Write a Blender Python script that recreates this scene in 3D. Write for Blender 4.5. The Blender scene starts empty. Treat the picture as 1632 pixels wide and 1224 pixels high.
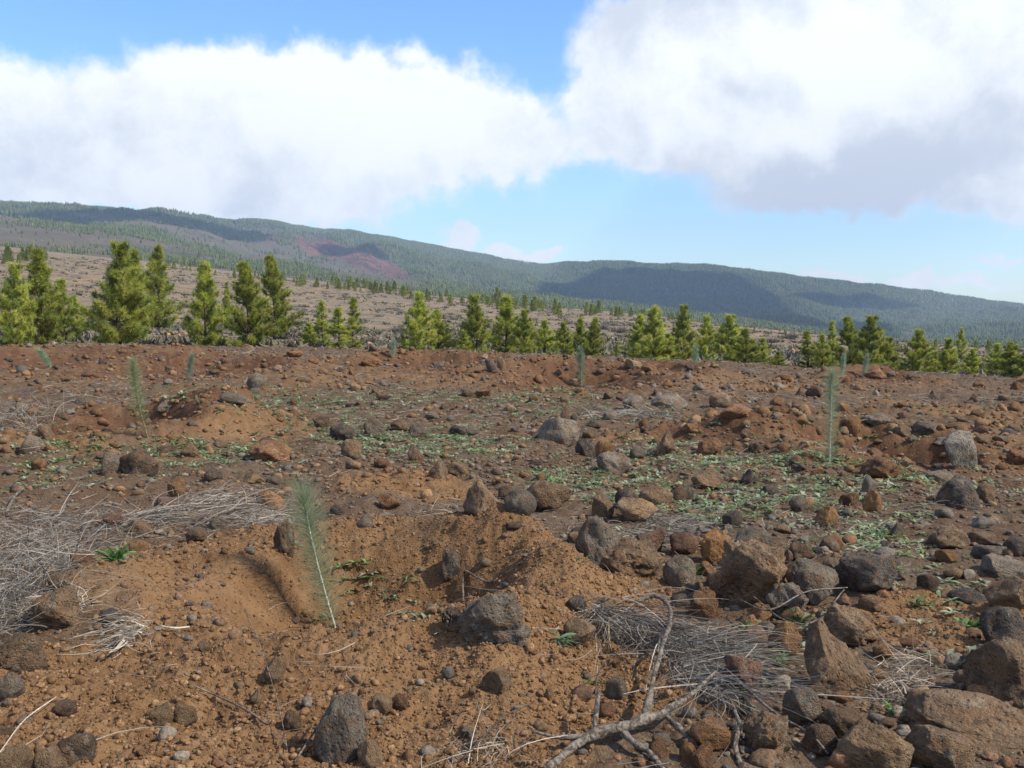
import bpy, bmesh, math, random
import numpy as np
from mathutils import Vector

R = math.radians
SC = bpy.context.scene
COL = SC.collection
rng = np.random.default_rng(7)
random.seed(7)

# ------------------------------------------------------------------ camera, sun, sky, exposure
F = 1750.0                     # focal length in photo pixels (1632 wide)
CZ = 1.62
PITCH = math.atan(112 / F)
cam_d = bpy.data.cameras.new('camera')
cam = bpy.data.objects.new('camera', cam_d)
COL.objects.link(cam)
cam.location = (0, 0, CZ)
cam.rotation_euler = (R(90) - PITCH, 0, 0)
cam_d.sensor_width = 36.0
cam_d.lens = 36.0 * F / 1632
cam_d.clip_start = 0.05
cam_d.clip_end = 30000
SC.camera = cam

SUN_AZ, SUN_EL = R(110), R(44)
SUN_STRENGTH = 4.6
SKY_STRENGTH = 0.14
SUNV = np.array([math.sin(SUN_AZ) * math.cos(SUN_EL), math.cos(SUN_AZ) * math.cos(SUN_EL), math.sin(SUN_EL)])
sun_d = bpy.data.lights.new('sun', 'SUN')
sun_d.energy = SUN_STRENGTH
sun_d.angle = R(0.53)
sun_d.color = (1.0, 0.92, 0.78)
sun = bpy.data.objects.new('sun', sun_d)
COL.objects.link(sun)
sun.rotation_euler = Vector(SUNV).to_track_quat('Z', 'Y').to_euler()
sun.location = (30, 5, 40)

SC.view_settings.view_transform = 'Standard'
SC.view_settings.look = 'None'
SC.view_settings.gamma = 1
SC.view_settings.use_curve_mapping = False
SC.view_settings.exposure = 0.45
SC.cycles.use_denoising = True
SC.cycles.max_bounces = 6
SC.cycles.diffuse_bounces = 3
SC.cycles.glossy_bounces = 2
SC.cycles.transparent_max_bounces = 8
SC.cycles.volume_bounces = 0


def pix_dir(px, py):
    """World direction of photo pixel(s)."""
    px = np.asarray(px, float); py = np.asarray(py, float)
    rx = (px - 816) / F; dn = (py - 612) / F
    c, s = math.cos(PITCH), math.sin(PITCH)
    return np.stack([rx, c - dn * s, -s - dn * c], -1)


def pix_azel(px, py):
    d = pix_dir(px, py)
    return math.atan2(d[0], d[1]), math.atan2(d[2], math.hypot(d[0], d[1]))


class NT:
    """Small helper for wiring shader nodes."""
    def __init__(self, tree):
        self.t = tree; self.n = tree.nodes; self.l = tree.links

    def new(self, kind, **kw):
        n = self.n.new(kind)
        for k, v in kw.items(): setattr(n, k, v)
        return n

    def put(self, sock, v):
        if v is None: return
        if isinstance(v, bpy.types.NodeSocket): self.l.new(v, sock)
        else:
            if isinstance(v, (tuple, list)) and len(v) == 3 and sock.type == 'RGBA': v = (*v, 1)
            sock.default_value = v

    def math(self, op, a, b=None, c=None, clamp=False):
        n = self.new('ShaderNodeMath', operation=op, use_clamp=clamp)
        for s, v in zip(n.inputs, (a, b, c)): self.put(s, v)
        return n.outputs[0]

    def vec(self, op, a, b=None, scale=None):
        n = self.new('ShaderNodeVectorMath', operation=op)
        self.put(n.inputs[0], a); self.put(n.inputs[1], b)
        if scale is not None: self.put(n.inputs['Scale'], scale)
        return n.outputs['Value' if op in ('DOT_PRODUCT', 'LENGTH') else 'Vector']

    def noise(self, v, scale, detail=4, rough=0.55, dist=0.0, out='Fac'):
        n = self.new('ShaderNodeTexNoise')
        self.put(n.inputs['Vector'], v); self.put(n.inputs['Scale'], scale)
        n.inputs['Detail'].default_value = detail; n.inputs['Roughness'].default_value = rough
        n.inputs['Distortion'].default_value = dist
        return n.outputs[0 if out == 'Fac' else 1]

    def voronoi(self, v, scale, out='Distance', feature='F1', rand=1.0):
        n = self.new('ShaderNodeTexVoronoi', feature=feature)
        self.put(n.inputs['Vector'], v); n.inputs['Scale'].default_value = scale
        n.inputs['Randomness'].default_value = rand
        return n.outputs[out]

    def ramp(self, f, a, b, lo=0.0, hi=1.0):
        n = self.new('ShaderNodeMapRange', interpolation_type='SMOOTHSTEP')
        for s, v in zip(n.inputs, (f, a, b, lo, hi)): self.put(s, v)
        return n.outputs[0]

    def mix(self, f, a, b, blend='MIX'):
        n = self.new('ShaderNodeMix', data_type='RGBA', blend_type=blend)
        self.put(n.inputs[0], f); self.put(n.inputs[6], a); self.put(n.inputs[7], b)
        return n.outputs[2]


# ---- world: Nishita sky with cumulus clouds, all in sky directions (azimuth, elevation)
world = bpy.data.worlds.new('World')
SC.world = world
world.use_nodes = True
w = NT(world.node_tree)
w.n.clear()
sky = w.new('ShaderNodeTexSky', sky_type='NISHITA', sun_disc=False)
sky.sun_elevation = SUN_EL
sky.sun_rotation = SUN_AZ
sky.air_density = 1.0
sky.dust_density = 0.3
sky.ozone_density = 3.0
tc = w.new('ShaderNodeTexCoord')
dirv = tc.outputs['Generated']
sx = w.new('ShaderNodeSeparateXYZ'); w.l.new(dirv, sx.inputs[0])
az = w.math('ARCTAN2', sx.outputs[0], sx.outputs[1])
el = w.math('ARCSINE', sx.outputs[2])
cb = w.new('ShaderNodeCombineXYZ')
w.put(cb.inputs[0], w.math('MULTIPLY', az, F)); w.put(cb.inputs[1], w.math('MULTIPLY', el, F))
pos = cb.outputs[0]
warp1 = w.noise(dirv, 9, 3, 0.5, out='Color')
warp2 = w.noise(dirv, 38, 4, 0.6, out='Color')
pos_w = w.vec('ADD', pos, w.vec('SCALE', w.vec('SUBTRACT', warp1, (0.5, 0.5, 0.5)), scale=110.0))
pos_w = w.vec('ADD', pos_w, w.vec('SCALE', w.vec('SUBTRACT', warp2, (0.5, 0.5, 0.5)), scale=60.0))


def blob_sum(p, blobs):
    acc = None
    for (px, py, rx, ry, wt) in blobs:
        a, e = pix_azel(px, py)
        d = w.vec('MULTIPLY', w.vec('SUBTRACT', p, (a * F, e * F, 0)), (1 / rx, 1 / ry, 0))
        g = w.math('EXPONENT', w.math('MULTIPLY', w.vec('DOT_PRODUCT', d, d), -1.0))
        acc = w.math('MULTIPLY', g, wt) if acc is None else w.math('MULTIPLY_ADD', g, wt, acc)
    return acc


CLOUDS = [(330, 130, 95, 55, 1), (260, 200, 130, 80, .9), (430, 140, 110, 60, 1), (560, 165, 110, 60, 1), (660, 140, 90, 50, 1),
          (760, 190, 100, 60, 1), (850, 250, 60, 55, 1), (140, 200, 150, 60, .7), (20, 200, 90, 90, .7), (100, 280, 200, 60, 1),
          (350, 260, 160, 60, 1), (550, 260, 170, 70, 1), (700, 260, 120, 50, 1), (0, 110, 40, 40, .5), (480, 335, 100, 25, .9),
          (280, 315, 140, 30, 1), (100, 315, 200, 30, 1),
          (1000, 50, 75, 70, 1), (1150, 80, 150, 100, 1), (1350, 80, 180, 110, 1), (1570, 60, 180, 130, 1), (1060, 170, 110, 60, 1),
          (1250, 210, 180, 70, 1), (1500, 220, 180, 80, 1), (1250, 300, 90, 35, 1), (1600, 300, 120, 45, .9), (1000, 235, 90, 40, .9),
          (945, 155, 24, 22, .8), (1400, 285, 100, 35, .8),
          (720, 378, 28, 17, 1.7), (835, 403, 55, 12, 1.7), (800, 396, 22, 12, 1.2), (1320, 440, 38, 8, 1.5), (1440, 440, 36, 11, 1.5), (1580, 408, 44, 6, 1.0),
          (1545, 442, 70, 9, 1.1)]
SHADE = [(150, 215, 150, 55, .38), (40, 260, 110, 40, .25), (430, 300, 90, 45, .42), (360, 330, 40, 22, .3), (700, 290, 120, 35, .15),
         (1100, 0, 190, 45, .75), (980, 60, 60, 80, .3), (1290, 308, 130, 34, 1.1), (1450, 265, 150, 42, .95), (1580, 190, 90, 60, .45),
         (1180, 145, 90, 40, .3), (1110, 255, 70, 30, .4), (1000, 215, 70, 50, .35), (1600, 320, 60, 20, .3), (1380, 200, 90, 40, .15)]
LIGHT = [(340, 110, 120, 50, .4), (560, 200, 200, 80, .4), (1060, 90, 70, 50, .4), (1330, 70, 90, 50, .4), (1250, 220, 80, 40, .3), (1500, 130, 90, 40, .3),
         (300, 310, 60, 30, .3)]
fbm = w.noise(dirv, 26, 7, 0.62, 0.2)
fine = w.noise(dirv, 90, 5, 0.6)
dens = blob_sum(pos_w, CLOUDS)
dens_n = w.math('ADD', dens, w.math('MULTIPLY', w.math('SUBTRACT', fbm, 0.5), 0.75))
dens_n = w.math('ADD', dens_n, w.math('MULTIPLY', w.math('SUBTRACT', fine, 0.5), 0.30))
# more scattered cumulus overhead and behind, outside what the photograph shows
away = w.math('MAXIMUM', w.ramp(w.math('ABSOLUTE', az), 0.6, 0.85), w.ramp(el, 0.40, 0.55))
away = w.math('MULTIPLY', away, w.ramp(w.noise(dirv, 2.6, 5, .6), .46, .60))
dens_n = w.math('MULTIPLY_ADD', away, 0.9, dens_n)
alpha = w.ramp(dens_n, 0.24, 0.92)
toward_sun = w.vec('ADD', dirv, (0.012, 0.0, 0.010))
fbm_s = w.noise(toward_sun, 26, 7, 0.62, 0.2)
relief = w.math('MULTIPLY', w.math('SUBTRACT', fbm, fbm_s), 1.7)
shade = w.math('SUBTRACT', w.math('MULTIPLY', blob_sum(pos_w, SHADE), 1.5), blob_sum(pos_w, LIGHT))
shade = w.math('ADD', shade, w.math('MULTIPLY', w.math('SUBTRACT', w.noise(dirv, 13, 6, 0.6), 0.5), 1.0))
shade = w.math('SUBTRACT', shade, relief)
big_relief = w.math('SUBTRACT', w.noise(dirv, 11, 3, .5), w.noise(w.vec('ADD', dirv, (0.030, 0.0, 0.028)), 11, 3, .5))
shade = w.math('SUBTRACT', shade, w.math('MULTIPLY', big_relief, 1.1))
shade = w.ramp(shade, -0.35, 1.3)
ccol = w.mix(shade, (6.0, 6.15, 6.3), (3.9, 4.25, 4.85))
tint_e = w.mix(w.ramp(el, 0.02, 0.28), (0.92, 1.06, 1.18), (0.70, 0.96, 1.42))
tint_e = w.mix(w.ramp(el, 0.35, 0.8), tint_e, (0.95, 1.0, 1.1))
skyc = w.mix(1.0, sky.outputs[0], tint_e, 'MULTIPLY')
final = w.mix(alpha, skyc, ccol)
bg = w.new('ShaderNodeBackground')
w.put(bg.inputs[0], final)
bg.inputs[1].default_value = SKY_STRENGTH
wo = w.new('ShaderNodeOutputWorld')
w.l.new(bg.outputs[0], wo.inputs[0])
world.cycles.sampling_method = 'MANUAL'
world.cycles.sample_map_resolution = 1024

# ------------------------------------------------------------------ helpers
def tag(o, label=None, cat=None, group=None, kind=None):
    if label: o['label'] = label
    if cat: o['category'] = cat
    if group: o['group'] = group
    if kind: o['kind'] = kind
    return o


def mesh_np(name, verts, faces, mat=None, smooth=False, attrs=None):
    """verts (N,3); faces (M,k) array."""
    me = bpy.data.meshes.new(name)
    verts = np.ascontiguousarray(verts, np.float32); faces = np.ascontiguousarray(faces, np.int32)
    k = faces.shape[1]
    me.vertices.add(len(verts)); me.vertices.foreach_set('co', verts.ravel())
    me.loops.add(faces.size); me.loops.foreach_set('vertex_index', faces.ravel())
    me.polygons.add(len(faces))
    me.polygons.foreach_set('loop_start', np.arange(0, faces.size, k, dtype=np.int32))
    if smooth: me.polygons.foreach_set('use_smooth', np.ones(len(faces), bool))
    for an, av in (attrs or {}).items():
        av = np.asarray(av, np.float32)
        if av.ndim == 1:
            a = me.attributes.new(an, 'FLOAT', 'POINT'); a.data.foreach_set('value', av)
        else:
            a = me.attributes.new(an, 'FLOAT_COLOR', 'POINT')
            a.data.foreach_set('color', np.concatenate([av, np.ones((len(av), 1), np.float32)], 1).ravel())
    if mat: me.materials.append(mat)
    me.update(calc_edges=True)
    return me


def obj(name, me, parent=None, loc=(0, 0, 0)):
    o = bpy.data.objects.new(name, me)
    COL.objects.link(o)
    o.location = loc
    if parent: o.parent = parent
    return o


def empty(name, loc):
    o = bpy.data.objects.new(name, None)
    COL.objects.link(o); o.location = loc
    o.empty_display_size = 0.2
    return o


def _h(ix, iy, iz, seed):
    n = (ix.astype(np.int64) * 374761393 + iy.astype(np.int64) * 668265263 + iz.astype(np.int64) * 2147483647 + seed * 1274126177) & 0xFFFFFFFF
    n = ((n ^ (n >> 13)) * 1274126177) & 0xFFFFFFFF
    n = ((n ^ (n >> 16)) * 2246822519) & 0xFFFFFFFF
    return ((n ^ (n >> 15)) & 0xFFFFFF) / float(0xFFFFFF)


def vnoise2(x, y, seed=0):
    x0 = np.floor(x); y0 = np.floor(y); fx = x - x0; fy = y - y0
    ux = fx * fx * fx * (fx * (fx * 6 - 15) + 10); uy = fy * fy * fy * (fy * (fy * 6 - 15) + 10)
    z = np.zeros_like(x0)
    a = _h(x0, y0, z, seed); b = _h(x0 + 1, y0, z, seed); c = _h(x0, y0 + 1, z, seed); d = _h(x0 + 1, y0 + 1, z, seed)
    return (a * (1 - ux) + b * ux) * (1 - uy) + (c * (1 - ux) + d * ux) * uy * 1.0


def fbm2(x, y, oct=4, seed=0, gain=0.5):
    t = 0; a = 1.0; s = 0
    for i in range(oct):
        t = t + a * (vnoise2(x * 2 ** i * 1.03 + 17.3 * i, y * 2 ** i * 0.97 + 5.1 * i, seed + i) - 0.5)
        s += a; a *= gain
    return t / s * 2


def vnoise3(p, seed=0):
    p0 = np.floor(p); f = p - p0; u = f * f * (3 - 2 * f)
    r = 0
    for dx in (0, 1):
        for dy in (0, 1):
            for dz in (0, 1):
                wgt = (u[:, 0] if dx else 1 - u[:, 0]) * (u[:, 1] if dy else 1 - u[:, 1]) * (u[:, 2] if dz else 1 - u[:, 2])
                r = r + wgt * _h(p0[:, 0] + dx, p0[:, 1] + dy, p0[:, 2] + dz, seed)
    return r


def fbm3(p, oct=4, seed=0, gain=0.5):
    t = 0; a = 1.0; s = 0
    for i in range(oct):
        t = t + a * (vnoise3(p * 2 ** i + 11.7 * i, seed + i) - 0.5); s += a; a *= gain
    return t / s * 2


def worley2(x, y, seed=0):
    x0 = np.floor(x); y0 = np.floor(y); best = np.full(x.shape, 9.0)
    z = np.zeros_like(x0)
    for dx in (-1, 0, 1):
        for dy in (-1, 0, 1):
            cx = x0 + dx; cy = y0 + dy
            qx = cx + _h(cx, cy, z, seed); qy = cy + _h(cx, cy, z, seed + 9)
            rad = 0.6 + 0.8 * _h(cx, cy, z, seed + 5)
            best = np.minimum(best, ((x - qx) ** 2 + (y - qy) ** 2) / rad ** 2)
    return np.sqrt(best)


def sstep(a, b, x):
    t = np.clip((x - a) / (b - a), 0, 1)
    return t * t * (3 - 2 * t)


# ------------------------------------------------------------------ terrain
COLS = np.array([-300, 0, 200, 400, 600, 816, 1000, 1200, 1400, 1632, 1950], float)
TAB = [   # horizontal distance (m), image row of the ground at that distance for each column above
    (32, [556, 556, 557, 561, 563, 568, 573, 582, 593, 606, 615]),
    (37, [556, 555, 556, 560, 563, 570, 576, 586, 597, 610, 619]),
    (45, [552, 551, 551, 557, 561, 570, 577, 588, 599, 612, 620]),
    (60, [538, 540, 541, 547, 553, 561, 569, 579, 590, 603, 612]),
    (100, [505, 509, 514, 521, 528, 538, 548, 559, 571, 586, 594]),
    (200, [448, 457, 466, 481, 496, 510, 521, 536, 551, 565, 574]),
    (400, [392, 402, 420, 442, 461, 486, 500, 522, 544, 556, 562]),
    (520, [388, 398, 418, 441, 462, 490, 505, 527, 549, 560, 565]),
    (760, [386, 396, 419, 442, 464, 496, 512, 534, 556, 566, 570]),
    (1200, [378, 386, 404, 428, 452, 480, 498, 522, 546, 556, 560]),
    (1900, [328, 340, 362, 412, 446, 472, 492, 514, 538, 548, 552]),
    (2200, [338, 350, 374, 420, 450, 476, 494, 514, 536, 546, 552]),
    (2900, [326, 335, 350, 372, 392, 450, 484, 500, 522, 532, 540]),
    (3300, [332, 341, 352, 376, 398, 446, 468, 485, 504, 518, 528]),
    (4000, [324, 329, 340, 355, 373, 414, 415, 429, 457, 485, 518]),
    (4500, [340, 345, 355, 372, 392, 430, 432, 444, 470, 496, 525]),
    (6500, [420, 430, 440, 450, 460, 480, 480, 490, 500, 510, 520]),
]
SKY_X = [-300, 0, 100, 200, 300, 400, 500, 560, 600, 650, 700, 760, 810, 870, 950, 1050, 1150, 1250, 1340, 1450, 1550, 1632, 1950]
SKY_Y = [322, 329, 336, 340, 346, 355, 366, 372, 374, 382, 394, 408, 415, 421, 415, 416, 422, 438, 452, 464, 477, 487, 519]
RID2_X = [-300, 0, 100, 200, 300, 400, 470, 500, 550, 600, 660, 700, 760, 816, 900, 1000, 1200, 1400, 1632, 1950]
RID2_Y = [326, 335, 341, 350, 364, 376, 377, 379, 384, 388, 400, 412, 430, 446, 466, 486, 502, 524, 534, 540]
NA, NR = 721, 700
AZG = np.linspace(-1.15, 1.15, NA)
LRG = np.linspace(math.log(1.0), math.log(6500), NR)


def build_grid():
    lr_k = [math.log(1.0)]; zk = [np.zeros(NA)]
    pxs = 816 + F * np.tan(np.clip(AZG, -0.6, 0.6))
    for r, rows in TAB:
        row = np.interp(pxs, COLS, rows)
        if r == 4000: row = np.interp(pxs, SKY_X, SKY_Y)
        if r == 2900: row = np.interp(pxs, RID2_X, RID2_Y)
        d = pix_dir(np.clip(pxs, -300, 1950), row)
        z = CZ + r * d[:, 2] / np.hypot(d[:, 0], d[:, 1])
        lr_k.append(math.log(r)); zk.append(z)
    zk = np.array(zk)
    G = np.zeros((NA, NR))
    rr = np.exp(LRG); rk = np.exp(np.array(lr_k))
    for i in range(NA): G[i] = np.interp(rr, rk, zk[:, i])
    for _ in range(2):
        P = np.pad(G, ((1, 1), (3, 3)), mode='edge')
        G = np.mean([P[1 + a:1 + a + NA, 3 + b:3 + b + NR] for a in (-1, 0, 1) for b in range(-3, 4)], axis=0)
    return G


GRID = build_grid()
# planting basins: centre pixel, distance, radius, depth, rim height, direction of the high side of the rim (deg, 0 = +x)
BAS = []
MOUNDS = []


def base_h(x, y):
    r = np.hypot(x, y); a = np.arctan2(x, y)
    ac = np.clip(a, AZG[0], AZG[-1])
    fi = (ac - AZG[0]) / (AZG[-1] - AZG[0]) * (NA - 1)
    fj = (np.log(np.clip(r, 1.0, 6499)) - LRG[0]) / (LRG[-1] - LRG[0]) * (NR - 1)
    i0 = np.clip(fi.astype(int), 0, NA - 2); j0 = np.clip(fj.astype(int), 0, NR - 2)
    u = fi - i0; v = fj - j0
    z = (GRID[i0, j0] * (1 - u) + GRID[i0 + 1, j0] * u) * (1 - v) + (GRID[i0, j0 + 1] * (1 - u) + GRID[i0 + 1, j0 + 1] * u) * v
    back = sstep(1.1, 2.8, np.abs(a))
    return z * (1 - back)


def height(x, y):
    """Terrain without the finest soil relief."""
    x = np.asarray(x, float); y = np.asarray(y, float)
    r = np.hypot(x, y)
    z = base_h(x, y)
    z = z + fbm2(x / 3.1, y / 3.1, 3, 3) * 0.09 * sstep(2, 6, r) * (1 - sstep(60, 120, r))
    z = z + fbm2(x / 19, y / 19, 4, 11) * 0.9 * sstep(60, 150, r) * (1 - sstep(700, 1200, r))
    z = z + fbm2(x / 90, y / 90, 4, 21) * 7.0 * sstep(700, 1500, r)
    z = z + fbm2(x / 420, y / 420, 3, 31) * 17.0 * sstep(900, 2200, r)
    z = z + (np.abs(fbm2(x / 170, y / 700, 3, 41)) - .2) * 46.0 * sstep(1300, 2400, r) * (1 - .75 * sstep(3500, 3950, r))
    for (cx, cy, rad, hh) in MOUNDS:
        z = z + hh * np.exp(-((x - cx) ** 2 + (y - cy) ** 2) / rad ** 2)
    for (cx, cy, rad, dep, rim, th, sq) in BAS:
        dx = x - cx; dy = (y - cy) / sq
        q = np.hypot(dx, dy) / rad
        q = q + fbm2(x / (rad * .5), y / (rad * .5), 2, 77) * 0.16
        ang = np.arctan2(dy, dx)
        wgt = 0.5 + 0.5 * np.cos(ang - th)
        z = z - dep * sstep(1.12, 0.55, q)
        z = z + rim * wgt * np.exp(-((q - 1.45) / 0.42) ** 2)
    return z


def hit(px, py, rmin=2.0, rmax=400.0, fn=height, n=700):
    """Ground points seen at photo pixels (first crossing after rmin)."""
    px = np.atleast_1d(np.asarray(px, float)); py = np.atleast_1d(np.asarray(py, float))
    d = pix_dir(px, py); d = d / np.hypot(d[:, 0], d[:, 1])[:, None]
    rs = np.exp(np.linspace(math.log(rmin), math.log(rmax), n))
    X = d[:, :1] * rs; Y = d[:, 1:2] * rs; Z = CZ + d[:, 2:3] * rs
    below = Z < fn(X.ravel(), Y.ravel()).reshape(X.shape)
    k = np.argmax(below, 1); ok = below.any(1)
    k0 = np.maximum(k - 1, 0); i = np.arange(len(px))
    z1 = Z[i, k] - fn(X[i, k], Y[i, k]); z0 = Z[i, k0] - fn(X[i, k0], Y[i, k0])
    t = np.where(k > 0, z0 / np.maximum(z0 - z1, 1e-9), 0)
    rr = rs[k0] * (1 - t) + rs[k] * t
    P = np.stack([d[:, 0] * rr, d[:, 1] * rr, CZ + d[:, 2] * rr], 1)
    return P, ok


for (px, py, rad, dep, rim, th, sq) in [
        (575, 945, 0.74, 0.27, 0.22, 20, 1.2), (170, 690, 0.95, 0.40, 0.30, 20, 1.0), (1425, 728, 0.95, 0.48, 0.30, 120, 1.1),
        (925, 612, 1.4, 0.25, 0.3, 90, 1.2), (690, 588, 1.3, 0.05, 0.34, 100, 1.0), (300, 600, 1.6, 0.1, 0.3, 60, 1.2), (80, 583, 1.6, 0.1, 0.3, 90, 1.2),
        (1400, 612, 0.8, 0.05, 0.24, 90, 1.0), (1010, 600, 1.2, 0.1, 0.25, 60, 1.0)]:
    P, _ = hit([px], [py], fn=base_h)
    BAS.append((P[0, 0], P[0, 1], rad, dep, rim, R(th), sq))

for (px, py, rad, hh) in [(610, 800, .34, .10), (720, 835, .36, .13), (820, 885, .36, .16), (890, 960, .34, .15), (860, 1050, .32, .12), (800, 1100, .32, .10), (150, 960, .45, .16),
                          (270, 690, .55, .16), (400, 675, .7, .2), (1140, 705, .7, .22), (1230, 690, .6, .2)]:
    P, _ = hit([px], [py], fn=base_h)
    MOUNDS.append((P[0, 0], P[0, 1], rad, hh))

# bare freshly dug soil: centre pixel, radius (m)
FRESH_SPOTS = [(b[0], b[1], b[2] * 2.3) for b in BAS]
for (px, py, rad) in [(380, 1120, 1.2), (700, 1120, 1.0), (820, 1050, .9), (100, 1150, 1.0), (880, 900, .6), (640, 780, .8), (1500, 980, .55),
                      (1420, 1000, .45), (1480, 690, 1.6), (1130, 700, 1.3), (780, 600, 3), (500, 580, 3), (1250, 620, 2), (1130, 615, 2), (400, 690, 1.0), (1560, 660, 2)]:
    P, _ = hit([px], [py], fn=base_h)
    FRESH_SPOTS.append((P[0, 0], P[0, 1], rad))


def fresh(x, y):
    m = np.zeros_like(np.asarray(x, float))
    n = fbm2(x / .55, y / .55, 4, 55) * 0.55
    for (cx, cy, rad) in FRESH_SPOTS:
        q = np.hypot(x - cx, y - cy) / rad
        m = np.maximum(m, sstep(1.15, 0.65, q + n))
    return m * (1 - .35 * sstep(9, 16, np.hypot(x, y)))


def dug_earth_shade(x, y):
    """Darker, redder dug earth, with the shade of the pit hollows painted in."""
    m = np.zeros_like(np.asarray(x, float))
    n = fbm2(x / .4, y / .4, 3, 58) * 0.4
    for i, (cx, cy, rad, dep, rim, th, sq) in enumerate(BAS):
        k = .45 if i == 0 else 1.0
        ox = rad * .55 if i == 0 else 0  # near pit: painted shade shifted toward its right wall
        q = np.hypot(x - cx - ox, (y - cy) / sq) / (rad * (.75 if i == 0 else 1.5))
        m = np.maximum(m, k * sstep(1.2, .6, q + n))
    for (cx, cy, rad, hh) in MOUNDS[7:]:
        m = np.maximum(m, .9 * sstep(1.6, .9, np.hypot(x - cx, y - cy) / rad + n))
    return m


def detail(x, y, fr=None):
    """Fine relief of clods and crumbs near the camera."""
    r = np.hypot(x, y)
    if fr is None: fr = fresh(x, y)
    fade = 1 - sstep(45, 70, r)
    z = fbm2(x / .55, y / .55, 4, 101) * 0.050 + np.abs(fbm2(x / .42, y / .42, 4, 151)) * .11 * sstep(6, 12, r)
    z = z + fbm2(x / .11, y / .11, 3, 111) * (0.016 + 0.014 * fr)
    c1 = np.clip(1 - worley2(x / .15, y / .15, 121), 0, 1)
    c2 = np.clip(1 - worley2(x / .062, y / .062, 131), 0, 1)
    lum = sstep(-0.25, 0.35, fbm2(x / .8, y / .8, 2, 141))
    z = z + np.sqrt(c1) * (0.012 + 0.044 * fr) * lum
    z = z + fbm2(x / .028, y / .028, 2, 161) * (.004 + .005 * fr) * (1 - sstep(6, 9, r))
    z = z + np.sqrt(c2) * (0.006 + 0.014 * fr) * (0.35 + 0.65 * lum)
    return z * fade


def ground_z(x, y):
    x = np.atleast_1d(np.asarray(x, float)); y = np.atleast_1d(np.asarray(y, float))
    return height(x, y) + detail(x, y)


def polar_mesh(name, az, rs, mat, near=False):
    A, RR = np.meshgrid(az, rs)
    X = (np.sin(A) * RR).ravel(); Y = (np.cos(A) * RR).ravel()
    Z = height(X, Y)
    at = {}
    if near:
        fr = fresh(X, Y); Z = Z + detail(X, Y, fr); at['fresh'] = fr; at['dug_earth_shade'] = dug_earth_shade(X, Y)
    n = len(az); m = len(rs)
    i = np.arange((m - 1) * (n - 1)); c = i % (n - 1); q = i // (n - 1)
    a = q * n + c
    faces = np.stack([a + 1, a, a + n, a + n + 1], 1)
    return mesh_np(name, np.stack([X, Y, Z], 1), faces, mat, True, at)


# ------------------------------------------------------------------ materials
def new_mat(name, rough=0.9, spec=0.2):
    m = bpy.data.materials.new(name); m.use_nodes = True
    t = NT(m.node_tree); t.n.clear()
    b = t.new('ShaderNodeBsdfPrincipled'); o = t.new('ShaderNodeOutputMaterial')
    b.inputs['Roughness'].default_value = rough
    b.inputs['Specular IOR Level'].default_value = spec
    t.l.new(b.outputs[0], o.inputs[0])
    return m, t, b, o


def bump(t, b, hgt, dist, strength=1.0):
    n = t.new('ShaderNodeBump'); n.inputs['Strength'].default_value = strength
    n.inputs['Distance'].default_value = dist
    t.put(n.inputs['Height'], hgt); t.l.new(n.outputs[0], b.inputs['Normal'])


def mat_ground():
    m, t, b, o = new_mat('soil', 0.95, 0.1)
    p = t.new('ShaderNodeTexCoord').outputs['Object']
    fr = t.new('ShaderNodeAttribute', attribute_name='fresh').outputs['Fac']
    n1 = t.noise(p, 1.1, 5, .6); n2 = t.noise(p, 7, 5, .65); n3 = t.noise(p, 45, 4, .6)
    soil = t.mix(t.ramp(n1, .3, .7), (0.145, 0.078, 0.034), (0.205, 0.116, 0.054))
    soil = t.mix(t.ramp(n2, .35, .75), soil, (0.240, 0.143, 0.073))
    soil = t.mix(t.ramp(n3, .55, .8), soil, (0.105, 0.054, 0.026))
    dm = t.new('ShaderNodeAttribute', attribute_name='dug_earth_shade').outputs['Fac']
    soil = t.mix(dm, soil, t.mix(t.ramp(n2, .35, .7), (0.085, 0.036, 0.018), (0.150, 0.068, 0.032)))  # red dug earth and pit shade, both put into the soil colour
    old = t.mix(t.ramp(n1, .35, .65), (0.112, 0.069, 0.039), (0.120, 0.085, 0.055))
    old = t.mix(t.ramp(n2, .5, .72), old, (0.175, 0.138, 0.096))
    old = t.mix(t.ramp(n3, .5, .75), old, (0.072, 0.044, 0.03))
    v = t.new('ShaderNodeTexVoronoi'); t.put(v.inputs['Vector'], p); v.inputs['Scale'].default_value = 34
    hs = t.new('ShaderNodeSeparateColor'); t.l.new(v.outputs['Color'], hs.inputs[0])
    grit = t.mix(hs.outputs[0], (0.10, 0.055, 0.035), (0.30, 0.19, 0.12))
    gm = t.math('MULTIPLY', t.ramp(v.outputs['Distance'], .34, .22), t.ramp(hs.outputs[1], .55, .7))
    col = t.mix(fr, old, soil)
    col = t.mix(t.math('MULTIPLY', gm, .7), col, grit)
    t.put(b.inputs['Base Color'], col)
    hh = t.math('ADD', t.math('MULTIPLY', n3, .55), t.math('MULTIPLY', t.noise(p, 160, 3, .6), .25))
    hh = t.math('ADD', hh, t.math('MULTIPLY', gm, .35))
    bump(t, b, hh, 0.03, 1.0)
    return m


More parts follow.
